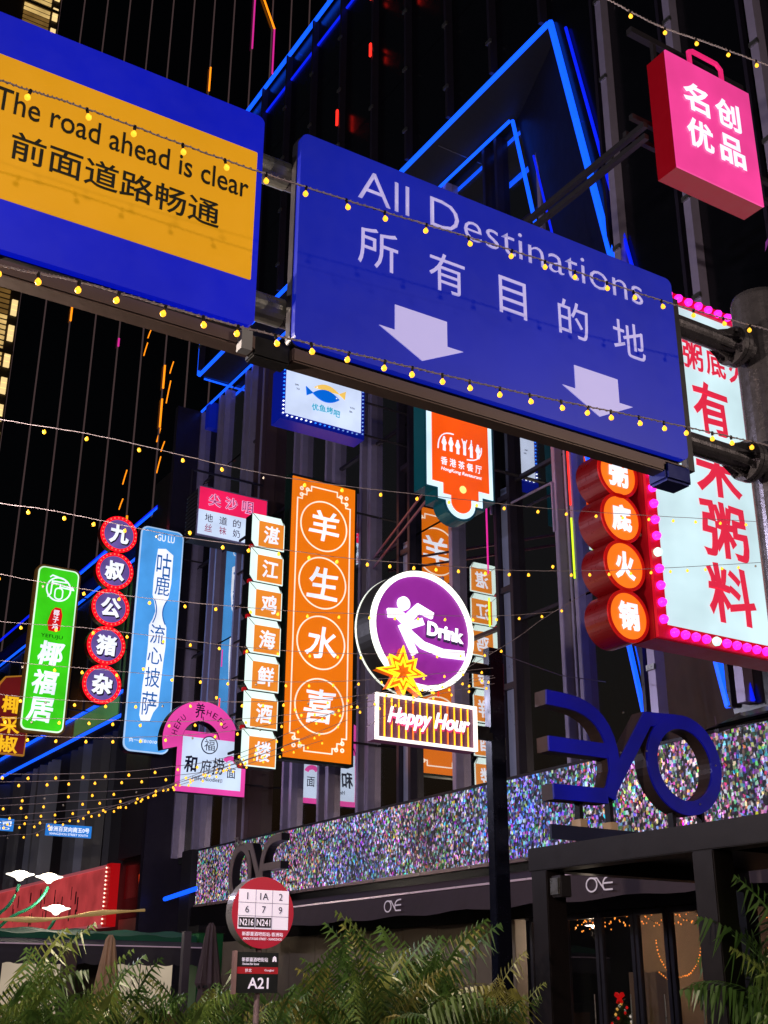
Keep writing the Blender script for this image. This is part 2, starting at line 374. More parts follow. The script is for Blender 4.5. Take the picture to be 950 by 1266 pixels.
# ------------------------------------------------------------------ sparkling fascia
fas = thing('led_fascia', 'long sparkling multicoloured fascia strip above the dark bar awning', 'light screen', (15.87, 0, 0))
ledm = led_mat()
for i in range(11):
    y0 = 5.4+i*2.88; MB().box(0, .4, y0, y0+2.872, 4.24, 5.88).build('screen_panel', ledm, fas)
MB().box(-.04, .5, 5.4, 37.1, 4.16, 4.236).build('lower_trim', P('trim_pink_grey', (150, 125, 130), .4, .3), fas)
MB().box(-.02, .6, 5.4, 37.1, 5.884, 5.94).build('upper_trim', dark_metal, fas)
for i in range(16): MB().box(-.06, -.0405, 6+i*2, 6.08+i*2, 4.17, 4.22).build('bracket', steel, fas)
rail = thing('roof_railing', 'purple brown two bar railing standing on the near end of the sparkling fascia', 'railing', (15.72, 0, 0))
for z0, z1 in ((5.96, 6.12), (6.42, 6.62)): MB().box(-.06, .06, 5.4, 14.45, z0, z1).build('rail', P('rail_purple', (104, 84, 98), .45, .3), rail, bevel=.01)
for y in (13.1, 11.2, 9.3, 7.4): MB().box(-.04, .04, y-.09, y+.09, 6.121, 6.419).build('baluster', P('rail_purple', (104, 84, 98), .45, .3), rail)

# ------------------------------------------------------------------ ONE lettering, shared outline
def bez(p0, p1, p2, n=8): return [tuple((1-t)**2*a+2*t*(1-t)*b+t*t*c for a, b, c in zip(p0, p1, p2)) for t in (i/n for i in range(n+1))]
def one_glyph(parent, H, wd, y0, y1, m, W=2.2, mir=False, name='letter', x0=0, z0=0, side=None):
    sx = -1 if mir else 1
    def T(p): return (x0+sx*p[0]*H*W/2.2, z0+p[1]*H)
    o_ = MB(); n = 44
    el = [(.5+.43*math.cos(2*PI*i/n), .47+.43*math.sin(2*PI*i/n)) for i in range(n)]
    o_.stroke([T(p) for p in el], wd, y0, y1, closed=True).build(name, m, parent)
    nn = MB(); nn.stroke([T(p) for p in [(.55, .9), (.95, .88), (1.5, .1)]], wd, y0+.003, y1+.003).build(name, m, parent)
    e_ = MB(); e_.stroke([T(p) for p in [(1.5, .06), (1.42, .3)]+bez((1.42, .4), (1.45, .9), (1.95, .93))+[(2.2, .94)]], wd, y0-.003, y1-.003)
    e_.stroke([T(p) for p in [(1.5, .5), (2.2, .5)]], wd, y0-.005, y1-.005).stroke([T(p) for p in [(1.53, .07), (2.17, .06)]], wd, y0-.007, y1-.007)
    e_.build(name, m, parent)
sg = thing('bar_sign', 'large grey ONE letters mounted in front of the far end of the sparkling fascia', 'sign', (15.45, 33.75, 4.05), -PI/2)
dull = P('dull_pewter', (150, 132, 134), .4, .3)
one_glyph(sg, 1.72, .2, -.0, .03, dull, W=1.9*1.02)
one_glyph(sg, 1.72, .2, .031, .28, black_metal, W=1.9*1.02, name='letter_side')
text(sg, 'The', .62, 1.72, .55, .28, dull, y=-.03, depth=.02)
for x in (.6, 1.7, 2.8): MB().box(x-.03, x+.03, .02, .4, .1, .16).build('bracket', black_metal, sg)

big = thing('rooftop_letters', 'big blue lit ONE letters seen from behind on the dark pergola roof', 'sign', (13.0, 11.95, 3.93))
lb = P('letter_blue', (6, 11, 70), .35, .1, em=(3, 12, 200), s=.22, var=.2, scale=2, emvar=.5); lside = P('letter_side_brown', (62, 46, 48), .45, .3, scale=4, var=.35, bump=.1)
one_glyph(big, 1.38, .19, 0, .03, lb, W=3.12/1.38, mir=True)
one_glyph(big, 1.38, .197, .031, .25, lside, W=3.12/1.38, mir=True, name='letter_side')
for x, z in ((-.12, .5), (-.95, .55), (-.5, .09), (-1.9, .5), (-2.0, .07), (-1.42, .55), (-1.8, .9)):
    MB().lathe([(.012, -.01), (.016, 0), (.008, .012)], (0, 0, 0), 8).build('bolt', steel, big, loc=(x*1.38/1.38, -.01, z*1.38)).rotation_euler = (PI/2, 0, 0)
for x in (-.35, -.9, -2.03, -2.55):
    MB().box(x-.03, x+.03, .1, .2, -.62, .1).build('post', black_metal, big); MB().box(x-.055, x+.055, .06, .24, -.32, -.22).build('clamp', P('beige_clamp', (190, 160, 135), .5), big)
MB().box(-3.1, -1.6, .05, .09, -.5, -.32).build('maker_plate', P('plate_blue', (20, 24, 60), .4), big)

# ------------------------------------------------------------------ pergola
pgm = P('pergola_paint', (28, 21, 25), .45, .3, scale=5, var=.3, bump=.12)
pg = thing('pergola', 'dark square steel pergola in front of the bar doors under the blue letters', 'pergola', (9.62, 0, 0))
MB().box(0, .3, 4.5, 12.15, 3.02, 3.3).build('edge_beam', pgm, pg, bevel=.01)
MB().box(.302, 3.6, 4.5, 12.15, 3.2, 3.31).build('roof_panel', black_metal, pg)
for y in (11.85, 9.05, 6.3): MB().box(.303, 3.6, y, y+.25, 3.02, 3.196).build('cross_beam', black_metal, pg)
for y in (11.8, 9.08, 6.3): MB().box(.0, .3, y, y+.3, .13, 3.018).build('post', pgm, pg, bevel=.012)
for y in (11.8, 6.3): MB().box(3.4, 3.6, y, y+.3, .13, 3.018).build('post', black_metal, pg)
sp_ = MB().box(.05, .22, 11.6, 11.78, 2.7, 2.95).build('speaker', dark_metal, pg, bevel=.01)
MB().box(.02, .048, 11.62, 11.76, 2.73, 2.92).build('speaker_grille', steel, sp_)

# ------------------------------------------------------------------ awning of the bar
aw = thing('bar_awning', 'long dark purple fabric awning printed with white ONE marks over the bar front', 'awning', (14.5, 0, 0))
fab = P('awning_fabric', (74, 60, 72), .8, scale=5, var=.25, bump=.2)
vs_, fs = [], []
for i in range(47):
    y = 7.8+i*.5; d = .03*math.sin(i*1.3)
    vs_ += [(1.4, y, 3.98), (0, y, 3.6+d*.4), (0.03*math.sin(i*.9), y, 3.16+d)]
for i in range(46):
    a = i*3; fs += [(a, a+1, a+4, a+3), (a+1, a+2, a+5, a+4)]
MB().add(vs_, fs).build('fabric_cover', fab, aw)
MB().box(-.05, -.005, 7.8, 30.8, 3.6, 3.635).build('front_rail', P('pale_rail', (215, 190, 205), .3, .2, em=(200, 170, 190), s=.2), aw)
for y in (8.0, 13.2, 20.4, 25.4, 30.6): MB().tube([(1.4, y, 3.5), (.1, y, 3.5)], .03, 6).build('support_arm', dark_metal, aw)
for yc in (22.99, 16.3):
    e = bpy.data.objects.new('printed_mark', None); C.objects.link(e); e.parent = aw
    C.objects.unlink(e); bpy.data.objects.remove(e)
    mb = MB(); H = .25
    def T(p): return (p[0]*H*1.28, p[1]*H)
    el = [(.5+.43*math.cos(2*PI*i/28), .47+.45*math.sin(2*PI*i/28)) for i in range(28)]
    mb.stroke([T(p) for p in el], .028, -.006, 0, closed=True).stroke([T(p) for p in [(.55, .9), (.95, .88), (1.5, .1)]], .028, -.007, -.001)
    mb.stroke([T(p) for p in [(1.5, .06), (1.42, .3)]+bez((1.42, .4), (1.45, .9), (1.95, .93))+[(2.2, .94)]], .028, -.008, -.002)
    mb.stroke([T(p) for p in [(1.5, .5), (2.2, .5)]], .028, -.009, -.003).stroke([T(p) for p in [(1.53, .07), (2.17, .06)]], .028, -.009, -.003)
    mb.build('printed_mark', P('print_white', (225, 215, 225), .6, em=(220, 200, 220), s=.25), aw, loc=(-.06, yc+.35, 3.27), rz=-PI/2)

# ------------------------------------------------------------------ glass doors
drs = thing('folding_doors', 'row of dark framed folding glass doors behind the pergola', 'doors', (15.9, 0, .13))
fr = P('door_frame', (56, 54, 68), .35, .5)
ys = [20.1, 19.02, 18.02, 17.05, 16.2, 15.3, 14.3, 13.3, 12.3, 11.3, 10.3]
for i in range(len(ys)-1):
    a, b = ys[i+1]+.02, ys[i]-.02
    mb = MB().box(-.03, .05, a, a+.08, 0, 2.93).box(-.03, .05, b-.08, b, 0, 2.93).box(-.028, .048, a+.08, b-.08, 2.83, 2.93).box(-.028, .048, a+.08, b-.08, 0, .18)
    d = mb.build('door', fr, drs)
    MB().box(0, .015, a+.08, b-.08, .18, 2.83).build('pane', door_glass, d)
    MB().tube([(-.07, a+.14, 1.0), (-.07, a+.14, 1.5)], .012, 6).build('handle', steel, d)
MB().box(-.04, .2, 10.2, 20.2, 2.95, 3.2).build('head_frame', fr, drs)
MB().box(3.6, 3.8, 9, 21, -.13, 3.9).build('inner_wall', P('warm_inner_wall', (160, 130, 105), .8, scale=1.2, var=.3), drs)
MB().box(1.2, 1.25, 17.3, 18.6, 0, 1.9).build('inner_screen', P('screen_beige', (176, 150, 128), .7), drs)
MB().box(1.3, 1.36, 15.5, 16.7, 0, 1.6).build('inner_screen', P('screen_beige', (176, 150, 128), .7), drs)
pn = thing('pendant_lamp', 'small white pendant lamp glowing behind the leftmost glass door', 'pendant lamp', (17.4, 19.9, 2.95))
MB().lathe([(.03, .2), (.16, .05), (.17, 0)], n=16).build('shade', white_paint, pn); MB().lathe([(.02, -.05), (.07, 0), (.03, .06)], n=10).build('bulb', NEON('pendant_glow', (255, 225, 190), 4), pn)
MB().tube([(0, 0, .2), (0, 0, 1.2)], .008, 5).build('cord', black_metal, pn)
pl_ = bpy.data.lights.new('pendant_light', 'POINT'); pl_.energy = 90; pl_.color = (1, .8, .6); pl_.shadow_soft_size = .1
po = bpy.data.objects.new('pendant_light', pl_); C.objects.link(po); po.parent = pn; po.location = (0, 0, -.15)
fl = thing('fairy_lights', 'amber fairy lights draped along the top inside the glass doors', 'fairy lights', (16.25, 0, 0))
mb, cb = MB(), MB(); rnd = random.Random(3)
pth = []
for i in range(150):
    y = 19.8-i*.045; z = 2.86+.07*math.sin(i*.35)+.04*rnd.random(); pth.append((.0+.05*math.sin(i), y, z))
cb.tube(pth[::3], .004, 4)
swag = [(0, 16.35+.55*math.cos(t)*1.0, 2.55-.62*abs(math.sin(t))-.02*rnd.random()) for t in [PI*i/34 for i in range(35)]]
cb.tube(swag[::2], .004, 4)
drop = [(0, 19.7, 2.85-i*.07) for i in range(8)]+[(0.02, 16.9-i*.05, 2.0-i*.03) for i in range(6)]+[(.1, 14.1+.04*i, 2.9-.07*i) for i in range(10)]
for p in pth[::2]+swag+drop+[(0, 14.6+rnd.random()*5, 2.75+rnd.random()*.3) for _ in range(60)]:
    s = .011+.006*rnd.random(); mb.lathe([(.3*s, -s), (s, 0), (.3*s, s)], p, 5)
cb.build('cable', black_metal, fl)
o = mb.build('bulb_cluster', NEON('fairy_amber', (255, 150, 60), 2.5), fl); o['kind'] = 'stuff'
ct = thing('christmas_tree', 'small decorated christmas tree with a red bow behind the second glass door', 'christmas tree', (16.6, 18.3, .13))
mb = MB(); rnd = random.Random(5)
for k in range(420):
    t = rnd.random()**.8; z = .25+1.15*t; r_ = .42*(1-t)+.03; a = rnd.random()*6.28; c = Vector((r_*math.cos(a), r_*math.sin(a), z))
    d = Vector((math.cos(a), math.sin(a), -.35)).normalized()*.12; s_ = Vector((-math.sin(a), math.cos(a), 0))*.025
    mb.add([c-d-s_, c+d, c-d+s_], [(0, 1, 2)])
o = mb.build('needles', P('fir_green', (86, 124, 70), .6), ct)
MB().tube([(0, 0, 0), (0, 0, 1.3)], .025, 6).build('trunk', brown_metal, ct)
MB().lathe([(.16, 0), (.18, .25), (.14, .25)], n=14).build('pot', P('red_pot', (150, 24, 28), .4), ct)
for k in range(34):
    t = (k+.5)/34; z = .3+1.05*t; r_ = .42*(1-t)+.06; a = k*2.4
    MB().lathe([(.008, -.03), (.03, 0), (.008, .03)], (r_*math.cos(a), r_*math.sin(a), z), 8).build('bauble', (P('gold_bauble', (240, 190, 90), .25, .6, em=(255, 190, 90), s=.9), P('red_bauble', (220, 30, 30), .3, .2, em=(255, 30, 30), s=.6), P('white_bauble', (235, 230, 225), .3, em=(255, 240, 225), s=.8))[k % 3], ct, smooth=True)
MB().stroke([(-.1, .06), (0, 0), (.1, .06)], .07, -.03, .03).stroke([(0, 0), (-.06, -.1)], .035, -.028, .028).stroke([(0, 0), (.06, -.1)], .035, -.026, .026).build('bow', P('bow_red', (215, 22, 26), .5, em=(255, 20, 20), s=.5), ct, loc=(-.05, 0, 1.45), rz=-PI/2)

# ------------------------------------------------------------------ road sign gantry
gan = thing('sign_gantry', 'round steel post with two horizontal pipes holding the road signs over the street', 'gantry', (7.45, 5.9, 0))
pm = P('gantry_paint', (104, 98, 108), .27, .75, scale=12, var=.3, bump=.15)
MB().lathe([(.235, 0), (.235, 7.18), (.22, 7.22)], n=36).build('post', pm, gan, smooth=False)
for z in (6.64, 5.59):
    MB().tube([(-9.5, 0, z), (-.42, 0, z)], .088, 20).build('pipe', steel if z < 0 else pm, gan)
    mb = MB().tube([(-.42, 0, z), (-.38, 0, z)], .17, 24).tube([(-.372, 0, z), (-.33, 0, z)], .17, 24).tube([(-.33, 0, z), (-.2, 0, z)], .1, 20)
    for k in range(8):
        a = 2*PI*k/8; mb.tube([(-.46, .135*math.cos(a), z+.135*math.sin(a)), (-.3, .135*math.cos(a), z+.135*math.sin(a))], .014, 6)
        mb.add([(-.42, .09*math.cos(a), z+.09*math.sin(a)), (-.42, .165*math.cos(a), z+.165*math.sin(a)), (-.62, .09*math.cos(a), z+.09*math.sin(a))], [(0, 1, 2)])
    mb.build('flange', pm, gan)
for x in (-4.75,):
    for z in (6.64, 5.59): MB().tube([(x-.16, 0, z), (x+.16, 0, z)], .093, 20).build('pipe_sleeve', steel, gan)
MB().box(-9.54, -4.83, -.18, -.05, 5.17, 5.268).build('cable_tray', P('tray_brown', (92, 72, 72), .5, .3, bump=.1), gan, bevel=.01)
MB().box(-4.58, -1.28, -.18, -.05, 5.17, 5.268).build('cable_tray', P('tray_brown', (92, 72, 72), .5, .3, bump=.1), gan, bevel=.01)
MB().box(-4.83, -4.58, -.15, -.03, 5.15, 5.29).build('tray_joint', black_metal, gan, bevel=.01)
MB().box(-4.95, -4.88, -.24, -.17, 5.12, 5.25).build('junction_box', P('grey_box', (130, 128, 140), .5), gan)
MB().box(-1.51, -1.25, -.2, .0, 5.1, 5.25).build('tray_light', P('blue_case', (14, 24, 110), .3, .2), gan, bevel=.02)
for x in (-8, -6.4, -4.9, -3.9, -2.5, -1.2):
    MB().box(x-.03, x+.03, -.16, -.09, 5.25, 6.75).build('back_channel', dark_metal, gan)
bl = P('reflective_blue_glow', (2, 10, 90), .45, em=(0, 18, 192), s=.8, var=.15, emvar=.12)  # all four sign sheets glow in place of street light thrown back
bl2 = P('reflective_mid_blue_glow', (6, 14, 96), .45, em=(8, 28, 170), s=.72, var=.15, emvar=.12)  # right board's stronger reflection is put into this paler blue
yl = P('reflective_yellow_glow', (206, 146, 24), .4, em=(206, 144, 18), s=.64, var=.06, emvar=.1)
wl = P('reflective_white_glow', (190, 184, 230), .4, em=(186, 180, 255), s=.5, var=.05)
bk = P('black_vinyl', (16, 13, 10), .5)
ys_ = thing('road_sign', 'yellow and blue road sign reading the road ahead is clear, left on the gantry', 'road sign', (-.85, 5.67, 5.29))
MB().prism(rrect(0, 3.43, 0, 1.55, .05), 0, .05).build('blue_board', bl, ys_)
MB().prism(rrect(.04, 3.39, .31, 1.255, .01), -.004, 0).build('yellow_field', yl, ys_)
MB().prism(rrect(-.008, 3.438, -.008, 1.558, .055), .0505, .11).build('board_frame', dark_metal, ys_)
text(ys_, 'The road ahead is clear', 2.56, .955, 1.56, .155, bk, y=-.01, depth=.004, bold=.008)
text(ys_, '前面道路畅通', 2.53, .68, 1.26, .19, bk, y=-.01, depth=.004, bold=.012)
bs = thing('road_sign', 'blue All Destinations road sign with two white down arrows, right on the gantry', 'road sign', (2.85, 5.67, 5.28))
MB().prism(rrect(0, 3.3, 0, 1.57, .06), 0, .05).build('blue_board', bl2, bs)
MB().prism(rrect(-.008, 3.308, -.008, 1.578, .065), .0505, .11).build('board_frame', dark_metal, bs)
text(bs, 'All Destinations', 1.7, 1.34, 2.54, .24, wl, y=-.006, depth=.004, bold=-.01)
for ch, x in zip('所有目的地', (.59, 1.14, 1.7, 2.25, 2.79)): text(bs, ch, x, .87, None, .3, wl, y=-.006, depth=.004)
for x in (.93, 2.44):
    MB().prism([(x-.21, .49), (x+.2, .49), (x+.2, .3), (x+.33, .3), (x, .135), (x-.33, .3), (x-.21, .3)], -.006, 0).build('arrow', wl, bs)

# ------------------------------------------------------------------ shop signs
dk_green = P('case_dark_green', (20, 46, 40), .35, .3); case_black = P('case_black', (16, 18, 20), .4, .3)
wht = LIT('lit_white', (236, 240, 255), 1.15); cream = LIT('lit_cream', (255, 236, 214), 1.1)
def arms(parent, x, zs, y=.12, l=1.0, m=None):
    for z in zs: MB().tube([(x, y, z), (x+l, y, z)], .03, 6).build('bracket_arm', m or dark_metal, parent)

# green coconut chicken sign
s = thing('shop_sign', 'tall green rounded sign with brush characters and a looped emblem above a red seal', 'shop sign', (12.98, 50, 11.7))
MB().prism(rrect(0, 2.0, 0, 7.4, .32), 0, .3).build('case', P('case_gold_brown', (150, 104, 50), .35, .4, em=(120, 80, 30), s=.2), s)
MB().prism(rrect(.09, 1.91, .09, 7.31, .26), -.03, 0).build('border', LIT('border_white_green', (225, 255, 225), 1.1), s)
MB().prism(rrect(.15, 1.85, .15, 7.25, .22), -.05, -.03).build('face', LIT('sign_green', (62, 214, 24), .95), s)
e = MB().ring(1.05, 6.35, .5, .56, -.07, -.05, 48); e.stroke([(.62, 6.85), (.72, 6.95), (1.3, 6.82), (1.36, 6.7), (.74, 6.68), (.72, 6.1), (.6, 5.95)], .055, -.075, -.052)
e.stroke([(.74, 6.6), (1.66, 6.5), (1.7, 6.42), (1.1, 6.45), (1.1, 6.6)], .055, -.078, -.054); e.stroke(rrect(.9, 1.24, 5.9, 6.4, .15), .05, -.08, -.056, closed=True)
e.build('emblem', wht, s)
MB().prism([(.8, 4.45), (.72, 4.8), (.85, 5.35), (1.0, 5.52), (1.25, 5.5), (1.34, 5.2), (1.3, 4.5), (1.1, 4.42)], -.07, -.05).build('red_seal', LIT('seal_red', (225, 20, 20), .9), s)
column(s, '椰子鸡', 1.06, 5.42, 4.5, .26, wht, y=-.09, bold=.02)
text(s, 'YEFUJU', .98, 4.18, .95, .2, P('vinyl_green', (10, 70, 30), .5), y=-.07)
for ch, x, z in (('椰', 1.03, 3.45), ('福', .9, 2.18), ('居', .82, .98)): text(s, ch, x, z, 1.15, 1.05, wht, y=-.08, bold=.035, wob=.012, shear=.12)
arms(s, 2.0, (1.2, 6.2), l=1.5)

# five red ringed round signs
rg = NEON('ring_red', (235, 16, 30), 1.5); rb_ = LIT('ring_face_mauve', (112, 92, 170), .75, emvar=.35)
bulb_r = NEON('ring_bulb', (255, 90, 70), 2.2)
Z5 = [18.73, 17.17, 15.65, 14.11, 12.57]
lab5 = ('topmost', 'second from top', 'middle', 'fourth from top', 'lowest')
for i, ch in enumerate('九叔公猪杂'):
    s = thing('round_sign', 'red rimmed round sign, %s of the five right of the green sign' % lab5[i], 'round sign', (14.47-.03*i, 43.8, Z5[i]), group='column of five red rimmed round signs')
    MB().disc(0, 0, .77, 0, .3).build('case', P('case_red', (120, 10, 16), .4, .2), s)
    MB().ring(0, 0, .62, .76, -.05, -.002, 44).build('rim', rg, s)
    MB().disc(0, 0, .62, -.02, -.001).build('face', rb_, s)
    b_ = MB()
    for k in range(26): a = 2*PI*k/26; b_.lathe([(.01, -.03), (.035, 0), (.01, .03)], (.69*math.cos(a), -.07, .69*math.sin(a)), 6)
    o = b_.build('rim_bulbs', bulb_r, s); o['kind'] = 'stuff'
    text(s, ch, 0, 0, .82, .8, wht, y=-.07, depth=.03, bold=.05, wob=.01)
    text(s, ch, .03, -.03, .88, .86, P('shadow_vinyl', (22, 14, 34), .5), y=-.035, depth=.01, bold=.075, wob=.01)
    MB().tube([(.6, .15, 0), (1.9, .15, 0)], .035, 6).build('bracket_arm', dark_metal, s)

# light blue sign
s = thing('shop_sign', 'tall light blue rounded sign with a white bottle shaped panel of blue characters', 'shop sign', (13.95, 39.8, 9.35))
BL = LIT('sign_sky_blue', (78, 160, 236), .98)
MB().prism(rrect(0, 1.75, 0, 8.4, .3), 0, .32).build('case', P('case_navy', (20, 34, 70), .35, .3), s)
MB().prism(rrect(.03, 1.72, .03, 8.37, .28), -.03, 0).build('border', LIT('border_pale_blue', (180, 214, 255), .9), s)
MB().prism(rrect(.08, 1.67, .08, 8.32, .25), -.045, -.03).build('face', BL, s)
text(s, 'GU LU', 1.0, 8.0, .68, .26, wht, y=-.07, bold=.01)
X = .98
MB().prism([(X-.25, 7.55), (X+.05, 7.6), (X+.36, 7.4), (X+.36, 6.3), (X+.3, 5.75), (X+.17, 5.45), (X+.1, 5.15), (X+.17, 4.85), (X+.3, 4.6), (X+.32, 3.9), (X+.28, 3.3), (X+.25, 2.6), (X+.22, 1.7), (X+.05, 1.45), (X-.05, 1.15), (X-.38, 1.12), (X-.45, 1.3), (X-.42, 2.4), (X-.36, 3.1), (X-.34, 3.9), (X-.36, 4.6), (X-.24, 4.85), (X-.16, 5.15), (X-.22, 5.45), (X-.32, 5.75), (X-.33, 6.3), (X-.3, 6.9)], -.06, -.045).build('bottle_panel', wht, s)
vb = P('vinyl_blue', (30, 100, 180), .5, em=(40, 120, 210), s=.5)
for ch, x, z, h in (('咕', 1.0, 6.95, .95), ('鹿', 1.0, 6.15, .75), ('流', .96, 4.3, .72), ('心', .93, 3.5, .62), ('披', .9, 2.7, .72), ('萨', .85, 1.75, .85)):
    text(s, ch, x, z, .56, h, vb, y=-.07, bold=.004)
MB().stroke(bez((X-.24, 5.6), (X-.02, 5.15), (X-.24, 4.7)), .04, -.07, -.06).stroke(bez((X+.24, 5.6), (X-.02, 5.15), (X+.24, 4.7)), .04, -.07, -.06).build('waist_lines', vb, s)
text(s, '负一层B1010铺', .82, .42, 1.2, .14, wht, y=-.07)
arms(s, 1.75, (1, 4, 7.4), l=.8)

# milk tea sign on louvred box
s = thing('milk_tea_sign', 'wide red and white milk tea sign on the front of a dark louvred box', 'shop sign', (13.43, 33, 15.08))
MB().box(0, 2.37, .06, 1.0, 0, 1.6).build('louvred_box', P('louvre_dark', (44, 42, 50), .5, .4), s)
for i in range(11): MB().box(-.05, -.002, .1, .95, .1+i*.135, .16+i*.135).build('louvre', P('louvre_slat', (74, 72, 82), .45, .5), s)
MB().box(-.04, 2.41, 0, .058, -.05, 1.65).build('sign_frame', mullion_m, s)
MB().box(0, 2.37, -.02, 0, .83, 1.6).build('red_face', LIT('sign_crimson', (240, 30, 90), 1.0), s)
MB().box(0, 2.37, -.02, 0, 0, .826).build('white_face', LIT('lit_ice', (205, 222, 250), 1.), s)
for ch, x in zip('尖沙咀', (.52, 1.1, 1.7)):
    text(s, ch, x, 1.22, .46, .44, P('pink_line', (255, 190, 230), .5, em=(255, 190, 235), s=.8), y=-.04, bold=.045)
    text(s, ch, x, 1.22, .42, .4, P('plum_line', (150, 20, 110), .5, em=(190, 30, 120), s=.5), y=-.05, bold=-.004)
vp_ = P('vinyl_plum', (90, 30, 90), .5); vr = P('vinyl_rose', (200, 40, 100), .5, em=(200, 40, 100), s=.3)
for ch, x in zip('地道的', (.35, .85, 1.33)): text(s, ch, x, .58, .27, .27, vp_, y=-.04)
for ch, x in zip('丝袜奶茶', (.35, .85, 1.33, 1.8)): text(s, ch, x, .24, .25, .26, vr if ch != '奶' else vp_, y=-.04)
MB().tube([(.1, 1, 1.6), (.1, 1, 2.6)], .04, 6).tube([(2.3, 1, 1.6), (2.3, 1, 2.6)], .04, 6).tube([(.1, 1, 2.6), (3.1, 1, 2.6)], .04, 6).build('hanger_frame', mullion_dark, s)

# column of seven cube shaped letter boxes
OR2 = LIT('box_orange', (240, 140, 44), .95); bxw = LIT('box_white', (226, 250, 244), 1.15)
ztop = [13.5, 12.47, 11.45, 10.42, 9.5, 8.62, 7.73]; zb_ = [12.52, 11.53, 10.52, 9.55, 8.62, 7.7, 6.82]
ztop = [13.48-i*.958 for i in range(7)]
lab7 = ('first (top)', 'second', 'third', 'fourth (middle)', 'fifth', 'sixth', 'seventh (bottom)')
for i, ch in enumerate('湛江鸡海鲜酒楼'):
    s = thing('letter_box', 'white edged orange cube sign reading %s, %s of seven left of the orange board' % (ch, lab7[i]), 'letter box', (12.48, 26.9, ztop[i]-.93), group='column of seven orange cube signs')
    out = [(.12, 0), (.96, 0), (.96, .74), (.84, .92), (0, .92), (0, .16)]
    MB().prism(out, 0, .4).build('case', case_black, s)
    MB().prism(out, -.02, 0).build('white_face', bxw, s)
    MB().prism([(.2, .03), (.93, .03), (.93, .74), (.2, .74)], -.035, -.02).build('orange_face', OR2, s)
    MB().stroke([(.0, .92), (.2, .74)], .012, -.03, -.02).stroke([(.84, .92), (.93, .74)], .012, -.031, -.02).build('edge_line', P('edge_olive', (120, 110, 80), .5), s)
    text(s, ch, .57, .385, .46, .5, wht, y=-.05, bold=.028, wob=.012, shear=.06)
    MB().box(.05, .1, .4, .9, .4, .46).build('bracket_arm', dark_metal, s)
    MB().box(.97, 1.15, .1, .16, .4, .46).build('bracket_link', dark_metal, s)
    MB().box(-.02, .06, -.02, .1, -.05, .04).build('red_clip', P('clip_red', (200, 20, 30), .4, em=(200, 10, 20), s=.4), s)

# big orange board
s = thing('orange_board', 'very tall orange board with four ringed white characters and fretwork corners', 'shop sign', (13.63, 26.9, 7.13))
OR = LIT('board_orange', (246, 122, 12), .92, emvar=.06)
MB().box(-.05, 2.06, 0, .3, -.06, 7.78).build('case', dk_green, s)
MB().box(0, 1.98, -.03, 0, 0, 7.7).build('face', OR, s)
def fret(x0, x1, z0, z1, q=.14):
    p = []
    for (cx, cz, ux, uz) in ((x0, z0, 1, 1), (x1, z0, -1, 1), (x1, z1, -1, -1), (x0, z1, 1, -1)):
        a = [(cx, cz+uz*3*q), (cx+ux*q, cz+uz*3*q), (cx+ux*q, cz+uz*2*q), (cx+ux*2*q, cz+uz*2*q), (cx+ux*2*q, cz+uz*q), (cx+ux*3*q, cz+uz*q), (cx+ux*3*q, cz)]
        if (ux*uz) < 0: a = a[::-1]
        p += a
    return p
MB().stroke(fret(.16, 1.82, .2, 7.5), .03, -.045, -.03, closed=True).build('fret_border', cream, s)
mb = MB()
for cx, cz, ux, uz in ((.16, .2, 1, 1), (1.82, .2, -1, 1), (1.82, 7.5, -1, -1), (.16, 7.5, 1, -1)):
    for (a, b) in ((.12, .3), (.3, .12), (.12, .12)): MB().ring(cx+ux*a, cz+uz*b, .025, .06, -.045, -.03, 10).build('corner_flower', cream, s)
for ch, z in zip('羊生水喜', (6.4, 4.76, 3.1, 1.4)):
    MB().ring(1.0, z, .70, .735, -.045, -.03, 56).build('circle', cream, s)
    text(s, ch, 1.0, z, .95, .9, wht, y=-.06, depth=.03, bold=.018, wob=.012, shear=.12)
arms(s, 2.05, (.6, 3.9, 7.1), l=.8)

# noodle shop sign
s = thing('noodle_sign', 'white noodle shop sign in a pink frame under a pink arch with a round emblem', 'shop sign', (13.38, 33.3, 7.1))
PK = LIT('sign_pink', (236, 72, 170), .92)
MB().box(0, 2.24, 0, .3, 0, 1.8).build('case', case_black, s)
MB().box(0, 2.24, -.03, 0, 0, 1.8).build('pink_frame', PK, s)
MB().box(.15, 2.09, -.045, -.03, .16, 1.62).build('face', LIT('lit_ice', (205, 222, 250), 1.), s)
MB().ring(.72, 1.5, .62, 1.22, -.09, -.05, 40, R(12), R(196)).build('arch', PK, s)
MB().ring(.72, 1.5, .6, 1.24, -.05, .3, 40, R(12), R(196)).build('arch_case', case_black, s)
ink = P('ink_navy', (24, 26, 80), .5); plum = P('ink_plum', (110, 20, 90), .5)
for ch, a in zip('HEFU', (168, 156, 145, 134)): text(s, ch, .72+.9*math.cos(R(a)), 1.5+.9*math.sin(R(a)), .12, .17, plum, y=-.11, rot=R(a-90))
for ch, a in zip('HEFU', (78, 64, 50, 37)): text(s, ch, .72+.9*math.cos(R(a)), 1.5+.9*math.sin(R(a)), .14, .17, plum, y=-.11, rot=R(a-90))
text(s, '养', .62, 2.42, .32, .46, ink, y=-.11, bold=.012, wob=.012)
MB().stroke([(.72, 2.25), (.74, 2.1), (.72, 1.95)], .02, -.11, -.09).build('brush_tail', ink, s)
MB().ring(.98, 1.42, .24, .27, -.12, -.1, 32).build('emblem_ring', ink, s); MB().disc(.98, 1.42, .24, -.115, -.1, 30).build('emblem_face', LIT('lit_ice', (205, 222, 250), 1.), s)
text(s, '福', .98, 1.42, .34, .34, ink, y=-.125, bold=-.004)
